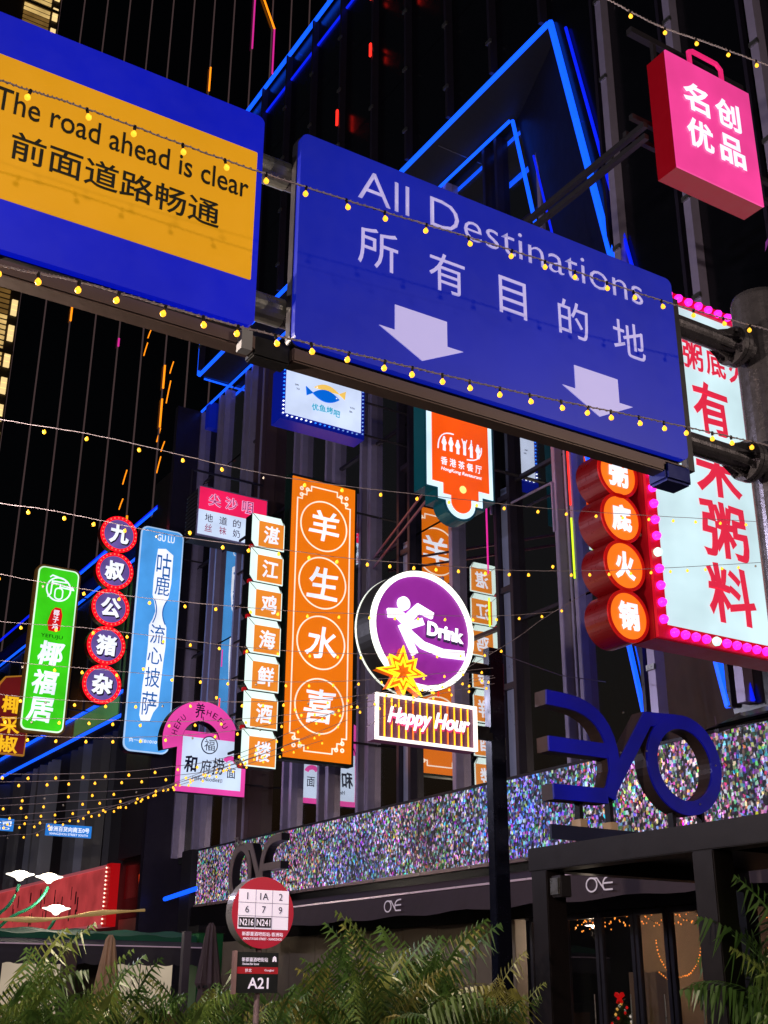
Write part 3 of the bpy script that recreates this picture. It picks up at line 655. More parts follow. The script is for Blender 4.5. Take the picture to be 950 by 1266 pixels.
text(s, '和', .44, .82, .42, .5, ink, y=-.06, bold=.035, wob=.012, shear=.1)
text(s, '府', .93, .78, .36, .42, ink, y=-.06, bold=.012, wob=.014, shear=.1)
text(s, '捞', 1.33, .82, .4, .5, ink, y=-.06, bold=.012, wob=.014, shear=.1)
text(s, '面', 1.76, .66, .28, .3, ink, y=-.06, bold=.002)
text(s, 'HeFu Noodles', .95, .42, .85, .12, ink, y=-.06)
text(s, '印', 1.42, .4, .12, .12, plum, y=-.06)
MB().ring(1.72, .9, .14, .28, -.06, -.045, 14, R(20), R(150)).build('small_arch', PK, s)
arms(s, 2.24, (.4, 1.4), l=.7)

# fish grill sign
s = thing('fish_sign', 'white sign with a blue fish under a yellow fish in a blue bulb trimmed frame', 'shop sign', (12.38, 25, 15.56))
MB().box(-.12, 2.4, .01, .55, -.12, 1.42).build('case', P('case_cobalt', (10, 34, 150), .35, .2, em=(4, 24, 170), s=.35), s)
MB().box(0, 2.28, -.02, .01, .06, 1.36).build('face', LIT('lit_ice2', (206, 220, 250), 1.), s)
fb = P('fish_blue', (10, 110, 220), .5, em=(0, 110, 235), s=.7); fy = P('fish_gold', (240, 200, 100), .5, em=(250, 205, 100), s=.8)
def fish(cx, cz, w_, h_, m, y, flip=1, top=False):
    a = bez((cx-w_/2, cz), (cx, cz+h_*1.3), (cx+w_/2, cz), 12); b_ = bez((cx+w_/2, cz), (cx, cz-h_*(1.2 if not top else .1)), (cx-w_/2, cz), 12)
    pts = a+b_[1:-1]; MB().prism(pts, y, -.02).build('fish', m, s)
    tx = cx-flip*w_/2; MB().prism([(tx+flip*.02, cz), (tx-flip*.2, cz+.14), (tx-flip*.17, cz-.12)], y, -.02).build('fish_tail', m, s)
    MB().disc(cx+flip*w_*.38, cz+.02, .018, y-.01, y, 10).build('fish_eye', wht, s)
fish(1.2, 1.02, .78, .26, fy, -.035, -1, True); fish(1.18, .84, .82, .28, fb, -.05, 1)
aq = P('vinyl_aqua', (60, 190, 220), .5, em=(60, 190, 225), s=.6)
for i, ch in enumerate('优鱼烤吧'): text(s, ch, .86+i*.22, .47-.03*(i-1.3)**2*.6, .2, .2, aq, y=-.04, bold=.03, rot=R(8-5*i))
for t, x, z in (('QIN', .3, .95), ('YU', .34, .84), ('YOU', 2.0, .72), ('BA', 1.96, .6)): text(s, t, x, z, None, .05, ink, y=-.03)
bw = NEON('bulb_white', (240, 250, 255), 2.0); bb = NEON('bulb_blue', (40, 130, 255), 1.6)
pts = [(-.06, .04+i*.115) for i in range(12)]+[(.06+i*.14, -.01) for i in range(16)]+[(2.34, .04+i*.115) for i in range(12)]
for i, (x, z) in enumerate(pts): MB().lathe([(.008, -.02), (.03, 0), (.008, .02)], (x, -.01, z), 8).build('bulb', bw if (i < 4 or 12 <= i < 18) else bb if i < 22 else P('bulb_dim', (150, 190, 240), .4, em=(120, 160, 230), s=.8), s)
arms(s, 2.4, (.2, 1.2), l=1.6, y=.3)

# hong kong cafe sign
s = thing('cafe_sign', 'orange cafe sign with white outline, stepped round tip and a row of white figures', 'shop sign', (13.65, 20.3, 11.55))
def cafe(d, top=3.4):
    h = .56-d
    o_ = [(d, top-d), (d, .56+d*.9), (.42+d, .40+d*.8), (.42+d, .17+d)]
    o_ = [(d, top-d), (d, h+2*d), (.3+d, h+2*d-.0), (.3+d, .3+d), (.5+d*.3, .3+d)]
    arc = [(.91+(.4-d)*math.cos(a), .3+(.4-d)*math.sin(a)*.95) for a in [PI+PI*i/14 for i in range(15)]]
    return o_[:-1]+[(.51+d, .3+d)]+arc+[(1.31-d, .3+d), (1.52-d, .3+d), (1.52-d, h+2*d), (1.83-d, h+2*d), (1.83-d, top-d)]
s.location.z = 11.62
MB().prism(cafe(-.06), .02, .45).build('case', P('case_teal', (10, 84, 92), .35, .2, em=(6, 70, 84), s=.25), s)
MB().prism(cafe(0), -.0, .018).build('outline', LIT('outline_white', (214, 240, 255), 1.15), s)
MB().prism(cafe(.13), -.03, 0).build('face', LIT('cafe_orange', (255, 88, 12), .95), s)
MB().disc(.95, .62, .09, -.045, -.03, 20).build('round_lamp', LIT('lamp_yellow', (250, 245, 140), 1.1), s)
def person_mark(x, z, k):
    mb = MB(); mb.disc(x, z+.33, .028, -.045, -.03, 12)
    mb.stroke([(x, z+.3), (x, z+.16)], .075, -.044, -.03); mb.stroke([(x-.015, z+.17), (x-.02, z)], .032, -.043, -.03); mb.stroke([(x+.018, z+.17), (x+.022, z)], .032, -.042, -.03)
    if k == 3: mb.stroke([(x-.03, z+.28), (x-.07, z+.4)], .02, -.041, -.03).stroke([(x+.03, z+.28), (x+.07, z+.4)], .02, -.04, -.03)
    elif k == 4: mb.stroke([(x, z+.28), (x+.01, z+.45)], .022, -.041, -.03).stroke([(x-.03, z+.27), (x-.08, z+.2)], .02, -.04, -.03)
    else: mb.stroke([(x-.03, z+.28), (x-.06, z+.2), (x-.035, z+.15)], .02, -.041, -.03).stroke([(x+.03, z+.28), (x+.06, z+.2), (x+.035, z+.15)], .02, -.04, -.03)
    mb.build('figure_mark', wht, s)
for k in range(6): person_mark(.45+k*.19, 1.48+(.02 if k % 2 else 0), k)
MB().stroke(bez((.28, 1.5), (.28, 1.98), (.72, 1.95)), .025, -.044, -.03).stroke(bez((1.5, 1.8), (1.52, 1.42), (1.08, 1.4)), .025, -.044, -.03).build('swoosh', wht, s)
for i, ch in enumerate('香港茶餐厅'): text(s, ch, .44+i*.24, 1.22, .18, .2, wht, y=-.045, bold=.012)
text(s, 'HongKong Restaurant', .92, 1.01, 1.13, .11, wht, y=-.045, bold=.02, shear=.2)
for z in (0, -.28):
    MB().tube([(.3, .3, .75+z), (2.6, 6.6, 1.3+z)], .035, 6).build('bracket_arm', P('arm_mauve', (130, 84, 110), .4, .4), s)
MB().tube([(1.83, .25, 1.5), (2.8, .25, 1.5)], .04, 6).build('bracket_arm', dark_metal, s)

# four red drums
drum_face = LIT('drum_orange', (255, 118, 24), 1.05); drum_red = P('drum_red', (110, 5, 12), .3, .1, em=(120, 4, 10), s=.1, ior=1.6)
lab4 = ('topmost', 'second', 'third', 'lowest')
for i, (ch, z) in enumerate(zip('粥底火锅', (7.96, 7.33, 6.68, 6.01))):
    s = thing('drum_sign', 'red drum shaped sign reading %s, %s of four beside the pale board' % (ch, lab4[i]), 'round sign', (10.13, 10.6, z), group='column of four red drum signs')
    MB().disc(0, 0, .345, 0, .42, 48).build('drum', drum_red, s)
    MB().ring(0, 0, .3, .345, -.025, -.001, 48).build('rim', P('rim_red', (190, 20, 20), .3, em=(190, 16, 12), s=.35), s)
    MB().disc(0, 0, .3, -.012, -.001, 48).build('face', drum_face, s)
    text(s, ch, 0, 0, .34, .38, wht, y=-.035, depth=.02, bold=.055)
    MB().box(.34, .52, .1, .16, -.05, .02).build('bracket_arm', P('arm_beige', (160, 120, 110), .4, .3), s)

# pale board with red characters
s = thing('pale_board', 'huge pale blue board with red characters and magenta bulbs round its red frame', 'shop sign', (10.62, 10.5, 5.88))
MB().box(-.14, 4.6, .0, .42, -.12, 5.2).build('case', P('case_deep_red', (150, 8, 24), .35, .1, em=(120, 0, 16), s=.15), s)
MB().box(.05, 4.42, -.03, -.002, .08, 5.0).build('face', LIT('board_ice', (202, 230, 238), 1.05), s)
MB().box(-.13, 4.59, -.05, -.003, -.11, .07).build('frame_rail', P('frame_red', (190, 10, 40), .35, em=(190, 6, 40), s=.45), s)
MB().box(-.13, 4.59, -.05, -.003, 5.01, 5.19).build('frame_rail', P('frame_red', (190, 10, 40), .35), s)
MB().box(-.13, .04, -.049, -.003, .071, 5.009).build('frame_stile', P('frame_red', (190, 10, 40), .35), s)
MB().box(4.43, 4.59, -.049, -.003, .071, 5.009).build('frame_stile', P('frame_red', (190, 10, 40), .35), s)
mg = NEON('bulb_magenta', (255, 36, 200), 1.9); wg = NEON('bulb_mint', (180, 255, 225), 1.6)
bp_ = [(-.05, .12+i*.225) for i in range(22)]+[(.12+i*.185, -.03) for i in range(24)]+[(.0+i*.2, 5.1) for i in range(23)]
for i, (x, z) in enumerate(bp_):
    MB().lathe([(.02, -.06), (.055, -.03), (.06, .01), (.035, .05), (.008, .062)], (0, 0, 0), 12).build('bulb', wg if i in (4, 26, 37) else mg, s, smooth=True, loc=(x, -.085, z)).rotation_euler = (PI/2, 0, 0)
    # a collar for each bulb
rd = P('board_text_red', (214, 40, 70), .45, em=(220, 40, 72), s=.75)
for i, ch in enumerate('米粥底火锅'): text(s, ch, .56+i*.455, 4.24, .4, .46, rd, y=-.05, bold=.03)
for i, (ch, z) in enumerate(zip('有米粥料', (3.45, 2.5, 1.6, .68))):
    text(s, ch, 1.28, z, .72 if ch == '有' else .88, .82, rd, y=-.05, bold=.03, wob=.01, shear=-.04)
    text(s, '海鲜生滚'[i], 3.1, z, .82, .86, rd, y=-.05, bold=.02, wob=.015)
arms(s, -.5, (4.1, 3.2, 2.2, 1.3), l=.4, m=P('arm_beige', (160, 120, 110), .4, .3))

# pink bag shaped sign
s = thing('bag_sign', 'bright pink shopping bag shaped sign with four white characters high at the right', 'shop sign', (10.08, 9, 11.8))
MB().box(0, 1.65, .0, .34, 0, 1.98).build('case', P('case_crimson', (130, 4, 20), .35, .1, em=(150, 0, 20), s=.25), s)
MB().box(0, 1.65, -.025, -.001, 0, 1.98).build('face', LIT('bag_pink', (240, 66, 150), .98), s)
MB().stroke([(.5, 1.96), (.5, 2.2), (.58, 2.25), (1.05, 2.25), (1.13, 2.18), (1.13, 1.96)], .06, -.02, .02).build('handle', P('handle_pink', (236, 40, 120), .4, em=(236, 40, 120), s=.7), s)
for ch, x, z in (('名', .5, 1.35), ('创', 1.12, 1.35), ('优', .5, .72), ('品', 1.12, .72)): text(s, ch, x, z, .5, .5, wht, y=-.045, bold=.035)
for x in (.15, 1.5):
    MB().box(x-.03, x+.03, .3, .36, 1.98, 2.4).build('hanger', dark_metal, s)
MB().box(-.3, 1.95, .28, .38, 2.4, 2.5).build('hanger_beam', dark_metal, s)
for dy, z in ((.15, 1.25), (.3, 1.05)): MB().box(-.1, 5.1, .45+dy, .52+dy, z-.04, z+.04).build('bracket_arm', dark_metal, s)
for z in (1.3, 1.1): MB().box(-.08, .0, .43, 4.6, z-.35, z-.27).build('side_rail', dark_metal, s)

# crystal flower ornament
s = thing('crystal_ornament', 'small purple crystal petal lamp hanging below the pink bag sign', 'ornament', (11.75, 8.8, 11.35))
cm = P('purple_crystal', (120, 60, 130), .12, .2, em=(150, 60, 160), s=.25, ior=1.7)
for k in range(9):
    a = k*2.4; t = k/9; mb = MB()
    c = Vector((.1*math.cos(a), .1*math.sin(a), -.5*t)); d = Vector((math.cos(a)*.12, math.sin(a)*.12, -.3)); n_ = Vector((-math.sin(a), math.cos(a), 0))*.07
    mb.add([c, c+d*.5+n_, c+d, c+d*.5-n_, c+d*.5+Vector((math.cos(a), math.sin(a), 0))*.04], [(0, 1, 4), (1, 2, 4), (2, 3, 4), (3, 0, 4), (0, 3, 2, 1)]).build('petal', cm, s)
MB().tube([(0, 0, 0), (0, 0, .5)], .01, 5).build('cord', black_metal, s)

# drink sign on black post
post = thing('sign_post', 'black square post with blue sheen carrying the purple round drink sign', 'post', (9.93, 13.15, 0))
MB().box(-.12, .12, -.08, .08, .13, 6.15).build('post_tube', P('post_blue_black', (20, 22, 42), .25, .5, ior=1.6), post, bevel=.012)
MB().box(-.2, .2, -.17, .17, .131, .19).build('base_plate', dark_metal, post)
MB().box(.122, .15, -.04, .05, 5.5, 5.95).box(.122, .15, -.04, .05, 4.6, 4.9).build('hinge_plate', steel, post)
for z in (5.83, 4.95): MB().box(-.75, -.121, -.05, .05, z-.07, z+.07).build('side_arm', black_metal, post, bevel=.01)
s = thing('drink_sign', 'round purple Drink sign with a white ring light and a reclining figure on an arrow', 'shop sign', (8.63, 13, 6.18))
MB().disc(0, 0, .84, .0, .34, 64).build('drum', P('drum_steel', (40, 38, 42), .45, .4), s)
ringm = NEON('ring_white', (236, 240, 230), 1.7)
MB().ring(0, 0, .76, .83, -.05, -.002, 72).build('ring_light', ringm, s)
MB().ring(-.0, 0, .825, .845, .32, .36, 72).build('back_ring', NEON('ring_back', (225, 235, 225), .9), s)
MB().disc(0, 0, .76, -.015, -.001, 60).build('face', P('drink_purple', (120, 30, 140), .4, em=(150, 40, 160), s=.62, var=.1, emvar=.25), s)
L_ = NEON('letter_glow', (245, 242, 255), 1.4)
MB().disc(-.32, .32, .095, -.06, -.02, 28).build('figure_head', L_, s)
MB().stroke([(-.57, .15), (-.41, .17), (-.29, .08), (-.085, .29), (.15, .22)], [.12, .13, .13, .12, .09], -.06, -.02).build('figure_body', L_, s)
MB().stroke([(-.01, .12), (-.33, -.02), (-.14, -.36)], .1, -.055, -.02).build('arrow_head', L_, s)
MB().stroke([(-.27, -.04), (-.2, -.1), (-.02, -.215), (.3, -.28), (.66, -.26)], [.08, .09, .1, .11, .12], -.064, -.02).build('arrow_shaft', L_, s)
text(s, 'Drink', .35, .015, .6, .2, L_, y=-.075, depth=.03, bold=.05, rot=R(-4))
text(s, 'Drink', .365, .0, .63, .23, P('drop_navy', (30, 16, 70), .5), y=-.034, depth=.01, bold=.07, rot=R(-4))
s = thing('star_light', 'yellow neon outline starburst in front of the purple sign\'s lower left', 'neon star', (8.24, 12.86, 5.52))
pts = []
for k in range(16):
    a = 2*PI*k/16+R(90); r_ = (.34, .16)[k % 2]*(1+.18*math.sin(k*2.1)); pts.append((r_*math.cos(a), r_*math.sin(a)))
MB().prism(pts, .02, .135).build('star_body', P('star_orange', (210, 110, 20), .4, em=(230, 90, 10), s=.5), s)
yn = NEON('star_yellow', (255, 205, 30), 1.5)
MB().stroke(pts, .024, -.012, .012, closed=True).build('neon_outline', yn, s); MB().stroke([(x*.55, z*.55) for x, z in pts], .02, -.012, .012, closed=True).build('neon_outline', yn, s)
s = thing('happy_hour_sign', 'Happy Hour sign with white script over vertical yellow neon bars in a white frame', 'shop sign', (7.9, 13, 4.63))
MB().box(0, 1.6, .02, .2, 0, .61).build('case', P('case_mauve', (96, 66, 96), .4, .1, em=(110, 50, 90), s=.25), s)
MB().stroke([(.02, .02), (1.58, .02), (1.58, .59), (.02, .59)], .035, -.03, .018, closed=True).build('frame_light', NEON('frame_white', (255, 244, 232), 1.6), s)
for i in range(13):
    MB().tube([(.14+i*.11, -.0, .05), (.14+i*.11, -.0, .56)], .011, 6).build('neon_bar', NEON('bar_yellow', (255, 175, 30), 1.5) if i % 5 != 4 else NEON('bar_orange', (235, 110, 30), 1.2), s)
text(s, 'Happy Hour', .8, .3, 1.3, .28, L_, y=-.075, depth=.03, bold=.026, shear=.3)
text(s, 'Happy Hour', .82, .275, 1.27, .28, P('script_pink', (220, 60, 120), .5, em=(230, 50, 110), s=.4), y=-.045, depth=.01, bold=.03, shear=.3)
MB().box(1.6, 1.92, .06, .14, .2, .3).build('side_arm', black_metal, s)

# far dark red sign
s = thing('shop_sign', 'dark red sign with gold edge and yellow characters beyond the tall green sign', 'shop sign', (13.3, 56, 11.8))
MB().prism([(0, 0), (1.7, 0), (1.75, 3.2), (1.2, 3.75), (.4, 3.6), (.12, 3.2)], 0, .25).build('case', P('gold_edge', (200, 150, 60), .35, .4, em=(210, 140, 40), s=.5), s)
MB().prism([(.06, .06), (1.64, .06), (1.68, 3.15), (1.15, 3.67), (.44, 3.53), (.2, 3.15)], -.02, 0).build('face', LIT('oxblood', (120, 26, 26), .6), s)
for ch, z in zip('椰采椒', (2.3, 1.35, .45)): text(s, ch, .85, z, .95, .8, NEON('gold_text', (250, 190, 30), .95), y=-.05, bold=.03, wob=.012)
arms(s, 1.7, (1, 2.6), l=1.6)

# hanging blue direction boards
for (x0, z0, lab, t1, t2) in ((11.7, 6.4, 'small blue street banner hanging from the light strings, nearer the bar', '香洲百货向南五0号', 'XIANGZHOU STREET SOUTH'), (9.1, 6.45, 'small blue street banner hanging from the light strings at the left edge', '有限公司', 'LIMITED')):
    s = thing('hanging_banner', lab, 'hanging sign', (x0, 40, z0))
    MB().box(0, 1.54, 0, .06, 0, .38).build('board', LIT('banner_blue', (40, 130, 226), .8), s)
    text(s, t1, .77, .23, 1.38, .17, wht, y=-.01, bold=.02); text(s, t2, .77, .07, 1.3, .07, wht, y=-.01)
    MB().tube([(.2, .03, .38), (.2, .03, .7)], .01, 4).tube([(1.3, .03, .38), (1.3, .03, .7)], .01, 4).build('hanging_wire', black_metal, s)

# ------------------------------------------------------------------ bus stop
s = thing('bus_stop_sign', 'round crimson bus stop sign with a table of route numbers and a black A21 plate', 'bus stop sign', (4.93, 10, 0))
MB().tube([(0, .05, .13), (0, .05, 2.1)], .026, 14).build('pole', P('pole_pink_steel', (200, 170, 190), .25, .7), s)
MB().lathe([(.1, 0), (.1, .02), (.03, .03)], (0, .05, .13), 16).build('pole_foot', steel, s)
MB().disc(0, 2.27, .302, 0, .12, 56).build('disc_case', P('disc_grey', (140, 136, 150), .3, .5), s)
MB().disc(0, 2.27, .3, -.01, -.001, 56).build('disc_face', P('crimson_face', (150, 10, 44), .4, em=(170, 8, 46), s=.42), s)
tw = P('table_white', (215, 205, 225), .4, em=(222, 208, 236), s=.6)
MB().box(-.245, .245, -.014, -.0105, 2.13, 2.46).build('route_table', tw, s)
nk = P('number_black', (34, 26, 40), .5); gl = P('grid_line', (110, 100, 120), .5)
MB().box(-.245, .245, -.0155, -.0142, 2.347, 2.351).box(-.245, .245, -.0155, -.0142, 2.236, 2.24).box(-.083, -.08, -.016, -.0142, 2.13, 2.46).box(.081, .084, -.016, -.0142, 2.13, 2.46).build('grid_line', gl, s)
for t, x, z in (('1', -.163, 2.405), ('1A', 0, 2.405), ('2', .163, 2.405), ('6', -.163, 2.293), ('7', 0, 2.293), ('9', .163, 2.293)): text(s, t, x, z, None, .058, nk, y=-.018, depth=.002)
for t, x in (('N216', -.163), ('N241', 0)):
    MB().box(x-.076, x+.076, -.018, -.0162, 2.143, 2.226).build('number_plate', nk, s); text(s, t, x, 2.185, .132, .056, tw, y=-.021, depth=.002, bold=.02)
text(s, '新都臺酒吧街站-香洲站', 0, 2.09, .4, .035, tw, y=-.014, depth=.002, bold=.01); text(s, 'XINDUTAI BAR STREET - XIANGZHOU', 0, 2.05, .38, .02, tw, y=-.014, depth=.002, bold=.01)
MB().box(-.23, .17, 0, .03, 1.61, 1.94).build('lower_plate', P('plate_black', (14, 18, 28), .35), s)
MB().box(-.225, .168, -.003, -.0005, 1.765, 1.82).build('red_strip', P('strip_red', (150, 14, 30), .4, em=(170, 10, 34), s=.35), s)
text(s, 'A21', -.02, 1.69, .2, .09, tw, y=-.006, depth=.002, bold=.02)
text(s, '新都臺酒吧街站', -.06, 1.88, .25, .035, tw, y=-.006, depth=.002, bold=.01); text(s, 'Xindutai Bar Street', -.1, 1.845, .16, .018, tw, y=-.006, depth=.002)
text(s, '拱北', -.12, 1.792, .06, .028, tw, y=-.008, depth=.002); text(s, 'Gongbei', .08, 1.792, .09, .022, tw, y=-.008, depth=.002)
MB().prism([(.11, 1.865), (.115, 1.9), (.13, 1.912), (.145, 1.9), (.15, 1.865), (.138, 1.865), (.13, 1.88), (.122, 1.865)], -.006, -.001).build('bus_mark', tw, s)
MB().box(-.262, -.232, -.01, .035, 1.6, 1.95).build('side_channel', P('channel_pink', (176, 140, 150), .35, .6), s)

# ------------------------------------------------------------------ second building, red signboard, awnings
b2 = thing('second_building', 'dark shop building with draped grey fins and blue neon bands beyond the first', 'building', (16.5, 0, 0))
MB().box(.3, 8, 40.8, 84, 0, 20.4).build('wall', P('wall_charcoal', (38, 38, 44), .5, .1, scale=1, var=.3), b2)
MB().box(-.05, .298, 40.8, 46.2, 6.4, 12.0).build('flat_panel', P('panel_plum', (64, 56, 68), .5, .2), b2)
rnd = random.Random(11); y = 46.6; fg = P('fin_grey', (92, 94, 106), .4, .3, scale=1.3, var=.35); fd = P('fin_dark', (50, 48, 54), .4, .3)
while y < 80:
    w_ = rnd.choice((.25, .4, .7, .9)); d = rnd.uniform(.05, .3)
    mb = MB(); sh = rnd.uniform(-.15, .15)
    mb.add([(.29, y, 6.3), (-d+.1, y+w_*.5, 6.3), (.29, y+w_, 6.3), (.29, y+sh, 11.8), (-d+.1, y+w_*.5+sh, 11.8), (.29, y+w_+sh, 11.8)], [(0, 1, 4, 3), (1, 2, 5, 4), (0, 2, 1), (3, 4, 5)]).build('facade_fin', fg if rnd.random() < .28 else fd, b2)
    y += w_+rnd.uniform(.35, .9)
MB().box(-.5, .298, 46.3, 84, 12.02, 12.9).build('fascia_band', P('band_grey', (96, 104, 112), .35, .3, scale=1.2, var=.3), b2)
MB().box(-.3, .297, 46.3, 84, 12.92, 18.6).build('upper_wall', P('wall_graphite', (48, 52, 58), .3, .3, scale=.8, var=.4), b2)
for i in range(16): MB().box(-.36, -.301, 47+i*2.3, 47.1+i*2.3, 12.95, 18.5).build('wall_fin', P('fin_steel', (92, 96, 104), .35, .4), b2)
neon([(-.55, 41.5, 12.95), (-.55, 84, 12.95)], .07, parent=b2); neon([(-.55, 41.5, 11.95), (-.55, 84, 11.95)], .07, parent=b2)
neon([(-.4, 44, 20.4), (-.4, 84, 20.4)], .06, blue_deep, parent=b2); neon([(-.4, 44, 18.75), (-.4, 84, 18.75)], .06, parent=b2)
neon([(-.4, 44, 20.32), (-.4, 56, 20.32)], .06, parent=b2)
MB().box(-.42, .2, 41, 44.5, 15.5, 21.5).build('louvre_housing', P('louvre_dark', (44, 42, 50), .5, .4), b2)
MB().box(.0, .3, 40.9, 45.7, 4.2, 6.38).build('window_recess', black_metal, b2)
MB().box(-.02, -.001, 41.2, 45.3, 4.9, 6.1).build('recess_pane', cladding, b2)
MB().box(-.02, .3, 41, 45.65, 3.75, 4.18).build('recess_sill', P('sill_salmon', (170, 110, 95), .5, scale=2, var=.3), b2)
MB().lathe([(.02, 0), (.16, .2), (.18, .6), (.05, .85)], (-.2, 42.9, 5.0), 12).build('heater_lamp', NEON('heater_red', (255, 70, 20), 1.0), b2)
MB().box(.1, 8, 40.75, 60, 20.42, 20.7).build('roof_edge', black_metal, b2)
# green light on the fascia between the neon bands, put in as a glowing sheet
MB().box(-.52, -.501, 46.4, 52, 12.1, 12.85).build('green_light_sheet', LIT('green_light_glow', (70, 150, 90), .35), b2)

s = thing('red_signboard', 'long faded red signboard with bulb lined end over the market awnings', 'signboard', (16.25, 0, 3.95))
fr_ = P('faded_red', (168, 66, 66), .55, 0, em=(200, 70, 72), s=.62, scale=.9, var=.35, emvar=.3)
for i in range(9):
    y0 = 46.1+i*2.5; MB().box(-.15, .05, y0, y0+2.48, .1, 2.15).build('face_panel', fr_, s)
MB().box(-.22, .05, 46, 68.8, 2.16, 2.26).build('top_rail', P('rail_rose', (210, 120, 120), .4, em=(220, 110, 120), s=.35), s); MB().box(-.22, .05, 46, 68.8, -.02, .09).build('bottom_rail', P('rail_rose', (210, 120, 120), .4), s)
MB().box(-.3, .06, 45.5, 45.99, -.02, 2.26).build('end_cap', P('end_red', (200, 16, 24), .4, em=(210, 10, 20), s=.4), s)
for i in range(14): MB().lathe([(.01, -.035), (.045, 0), (.01, .035)], (-.33, 45.9, .1+i*.155), 6).build('bulb', NEON('bulb_warm_white', (255, 225, 200), 1.8), s)
rnd = random.Random(4); mb = MB()
for g_ in range(5):
    for k in range(7):
        yc = 50+g_*2.1+rnd.uniform(-.6, .6); zc = rnd.uniform(.5, 1.7); l = rnd.uniform(.2, .6)
        mb.box(-.156, -.1505, yc, yc+rnd.uniform(.06, .16), zc-l/2, zc+l/2)
o = mb.build('peeling_streaks', P('streak_maroon', (92, 44, 52), .7), s); o['kind'] = 'stuff'

s = thing('market_stall', 'market stall with a green awning over a dark scalloped valance and a bright counter', 'stall', (7.0, 30, .13))
gm = P('awning_green', (12, 86, 62), .7, scale=3, var=.3, bump=.2); dm = P('valance_dark', (62, 56, 66), .75, scale=3, var=.25, bump=.2)
vs_, fs = [], []; N_ = 36
for i in range(N_+1):
    x = -2+i*8.2/N_; q = .03*math.sin(i*1.1); vs_ += [(x, 2.2, 3.02+q), (x, .6, 2.84+q), (x, .58, 2.68+q*.5)]
for i in range(N_): a = i*3; fs += [(a, a+3, a+4, a+1), (a+1, a+4, a+5, a+2)]
MB().add(vs_, fs).build('green_awning', gm, s)
vs_, fs = [], []
for i in range(73):
    x = -2+i*8.3/72; sc = .05*abs(math.sin(i*PI/4)); vs_ += [(x, .5, 2.71), (x, .0, 2.58), (x, -.01, 2.36), (x, 0, 2.16-sc)]
for i in range(72):
    a = i*4
    for k in range(3): fs.append((a+k, a+4+k, a+5+k, a+1+k))
MB().add(vs_, fs).build('valance', dm, s)
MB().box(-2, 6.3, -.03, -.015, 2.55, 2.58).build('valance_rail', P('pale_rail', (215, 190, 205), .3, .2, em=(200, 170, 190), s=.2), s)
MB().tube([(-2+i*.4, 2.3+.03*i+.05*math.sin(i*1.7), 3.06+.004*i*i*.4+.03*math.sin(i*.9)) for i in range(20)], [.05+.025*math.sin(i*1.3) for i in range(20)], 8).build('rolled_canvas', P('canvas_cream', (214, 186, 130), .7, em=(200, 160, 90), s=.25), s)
for i in range(9):
    MB().box(-2+i*.93, -2+i*.93+.88, 2.4, 2.45, .0, 2.2).build('back_panel', LIT('stall_glow', (236, 214, 186), (.2, .5, .3, .6, .2, .5)[i % 6]) if i % 3 else P('stall_dark', (70, 60, 56), .6), s)
for i in range(5): MB().box(-1.8+i*1.7, -.6+i*1.7, .8, 1.3, 0, 1.0).build('counter', P('counter_wood', (140, 100, 70), .5), s, bevel=.02)
for x in (-1.8, 1.0, 3.6, 6.1): MB().box(x, x+.09, .0, .09, 0, 2.6).build('post', dark_metal, s)
s = thing('green_pillar', 'dark green painted pillar at the far corner of the bar building', 'pillar', (13.75, 31.2, .13))
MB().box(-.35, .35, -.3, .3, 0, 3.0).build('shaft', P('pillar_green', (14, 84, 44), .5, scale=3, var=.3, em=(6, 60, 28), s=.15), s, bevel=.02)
MB().box(-.4, .4, -.35, .35, 2.97, 3.15).build('cap', black_metal, s, bevel=.01)
def umbrella(x, y, h, col, label):
    s = thing('closed_umbrella', label, 'umbrella', (x, y, .13))
    MB().tube([(0, 0, 0), (0, 0, h)], .03, 8).build('pole', steel, s)
    n = 32; prof = [(.04, h), (.1, h-.1), (.14, h-.4), (.22, h-1.0), (.27, h-1.35), (.2, h-1.5), (.22, h-1.75), (.12, h-1.85)]
    vs_ = [(r_*(1+.22*math.cos(k*2*PI/4+.5*i))*math.cos(2*PI*k/n), r_*(1+.22*math.cos(k*2*PI/4+.5*i))*math.sin(2*PI*k/n), z) for i, (r_, z) in enumerate(prof) for k in range(n)]
    fs = [(i*n+k, i*n+(k+1) % n, (i+1)*n+(k+1) % n, (i+1)*n+k) for i in range(len(prof)-1) for k in range(n)]
    MB().add(vs_, fs).build('canopy', P('umb_'+label[:5], col, .8, scale=5, var=.25, bump=.2), s)
    MB().ring(0, 0, .21, .25, -.03, .03, 24).build('strap', black_metal, s, loc=(0, 0, h-1.42)).rotation_euler = (PI/2, 0, 0)
    MB().lathe([(.28, 0), (.28, .06), (.05, .1)], n=20).build('base', concrete, s)
umbrella(9.95, 28, 2.72, (190, 150, 120), 'beige closed parasol in front of the market stall')
umbrella(12.35, 27.8, 3.05, (92, 74, 80), 'dark grey closed parasol beside the bar awning')
s = tag(MB().box(-.09, .09, -.09, .09, 0, 2.85).build('pole', P('pole_grey', (92, 84, 96), .45, .3), None, bevel=.01, loc=(11.82, 28, .13)), 'square grey pole left of the dark closed parasol', 'pole')
s = tag(MB().box(-.16, .16, -.1, .1, 0, 2.55).build('pole', P('pole_brown', (96, 80, 80), .5, .2), None, bevel=.01, loc=(9.35, 29, .13)), 'short brown pole between the beige parasol and the street lamps', 'pole')

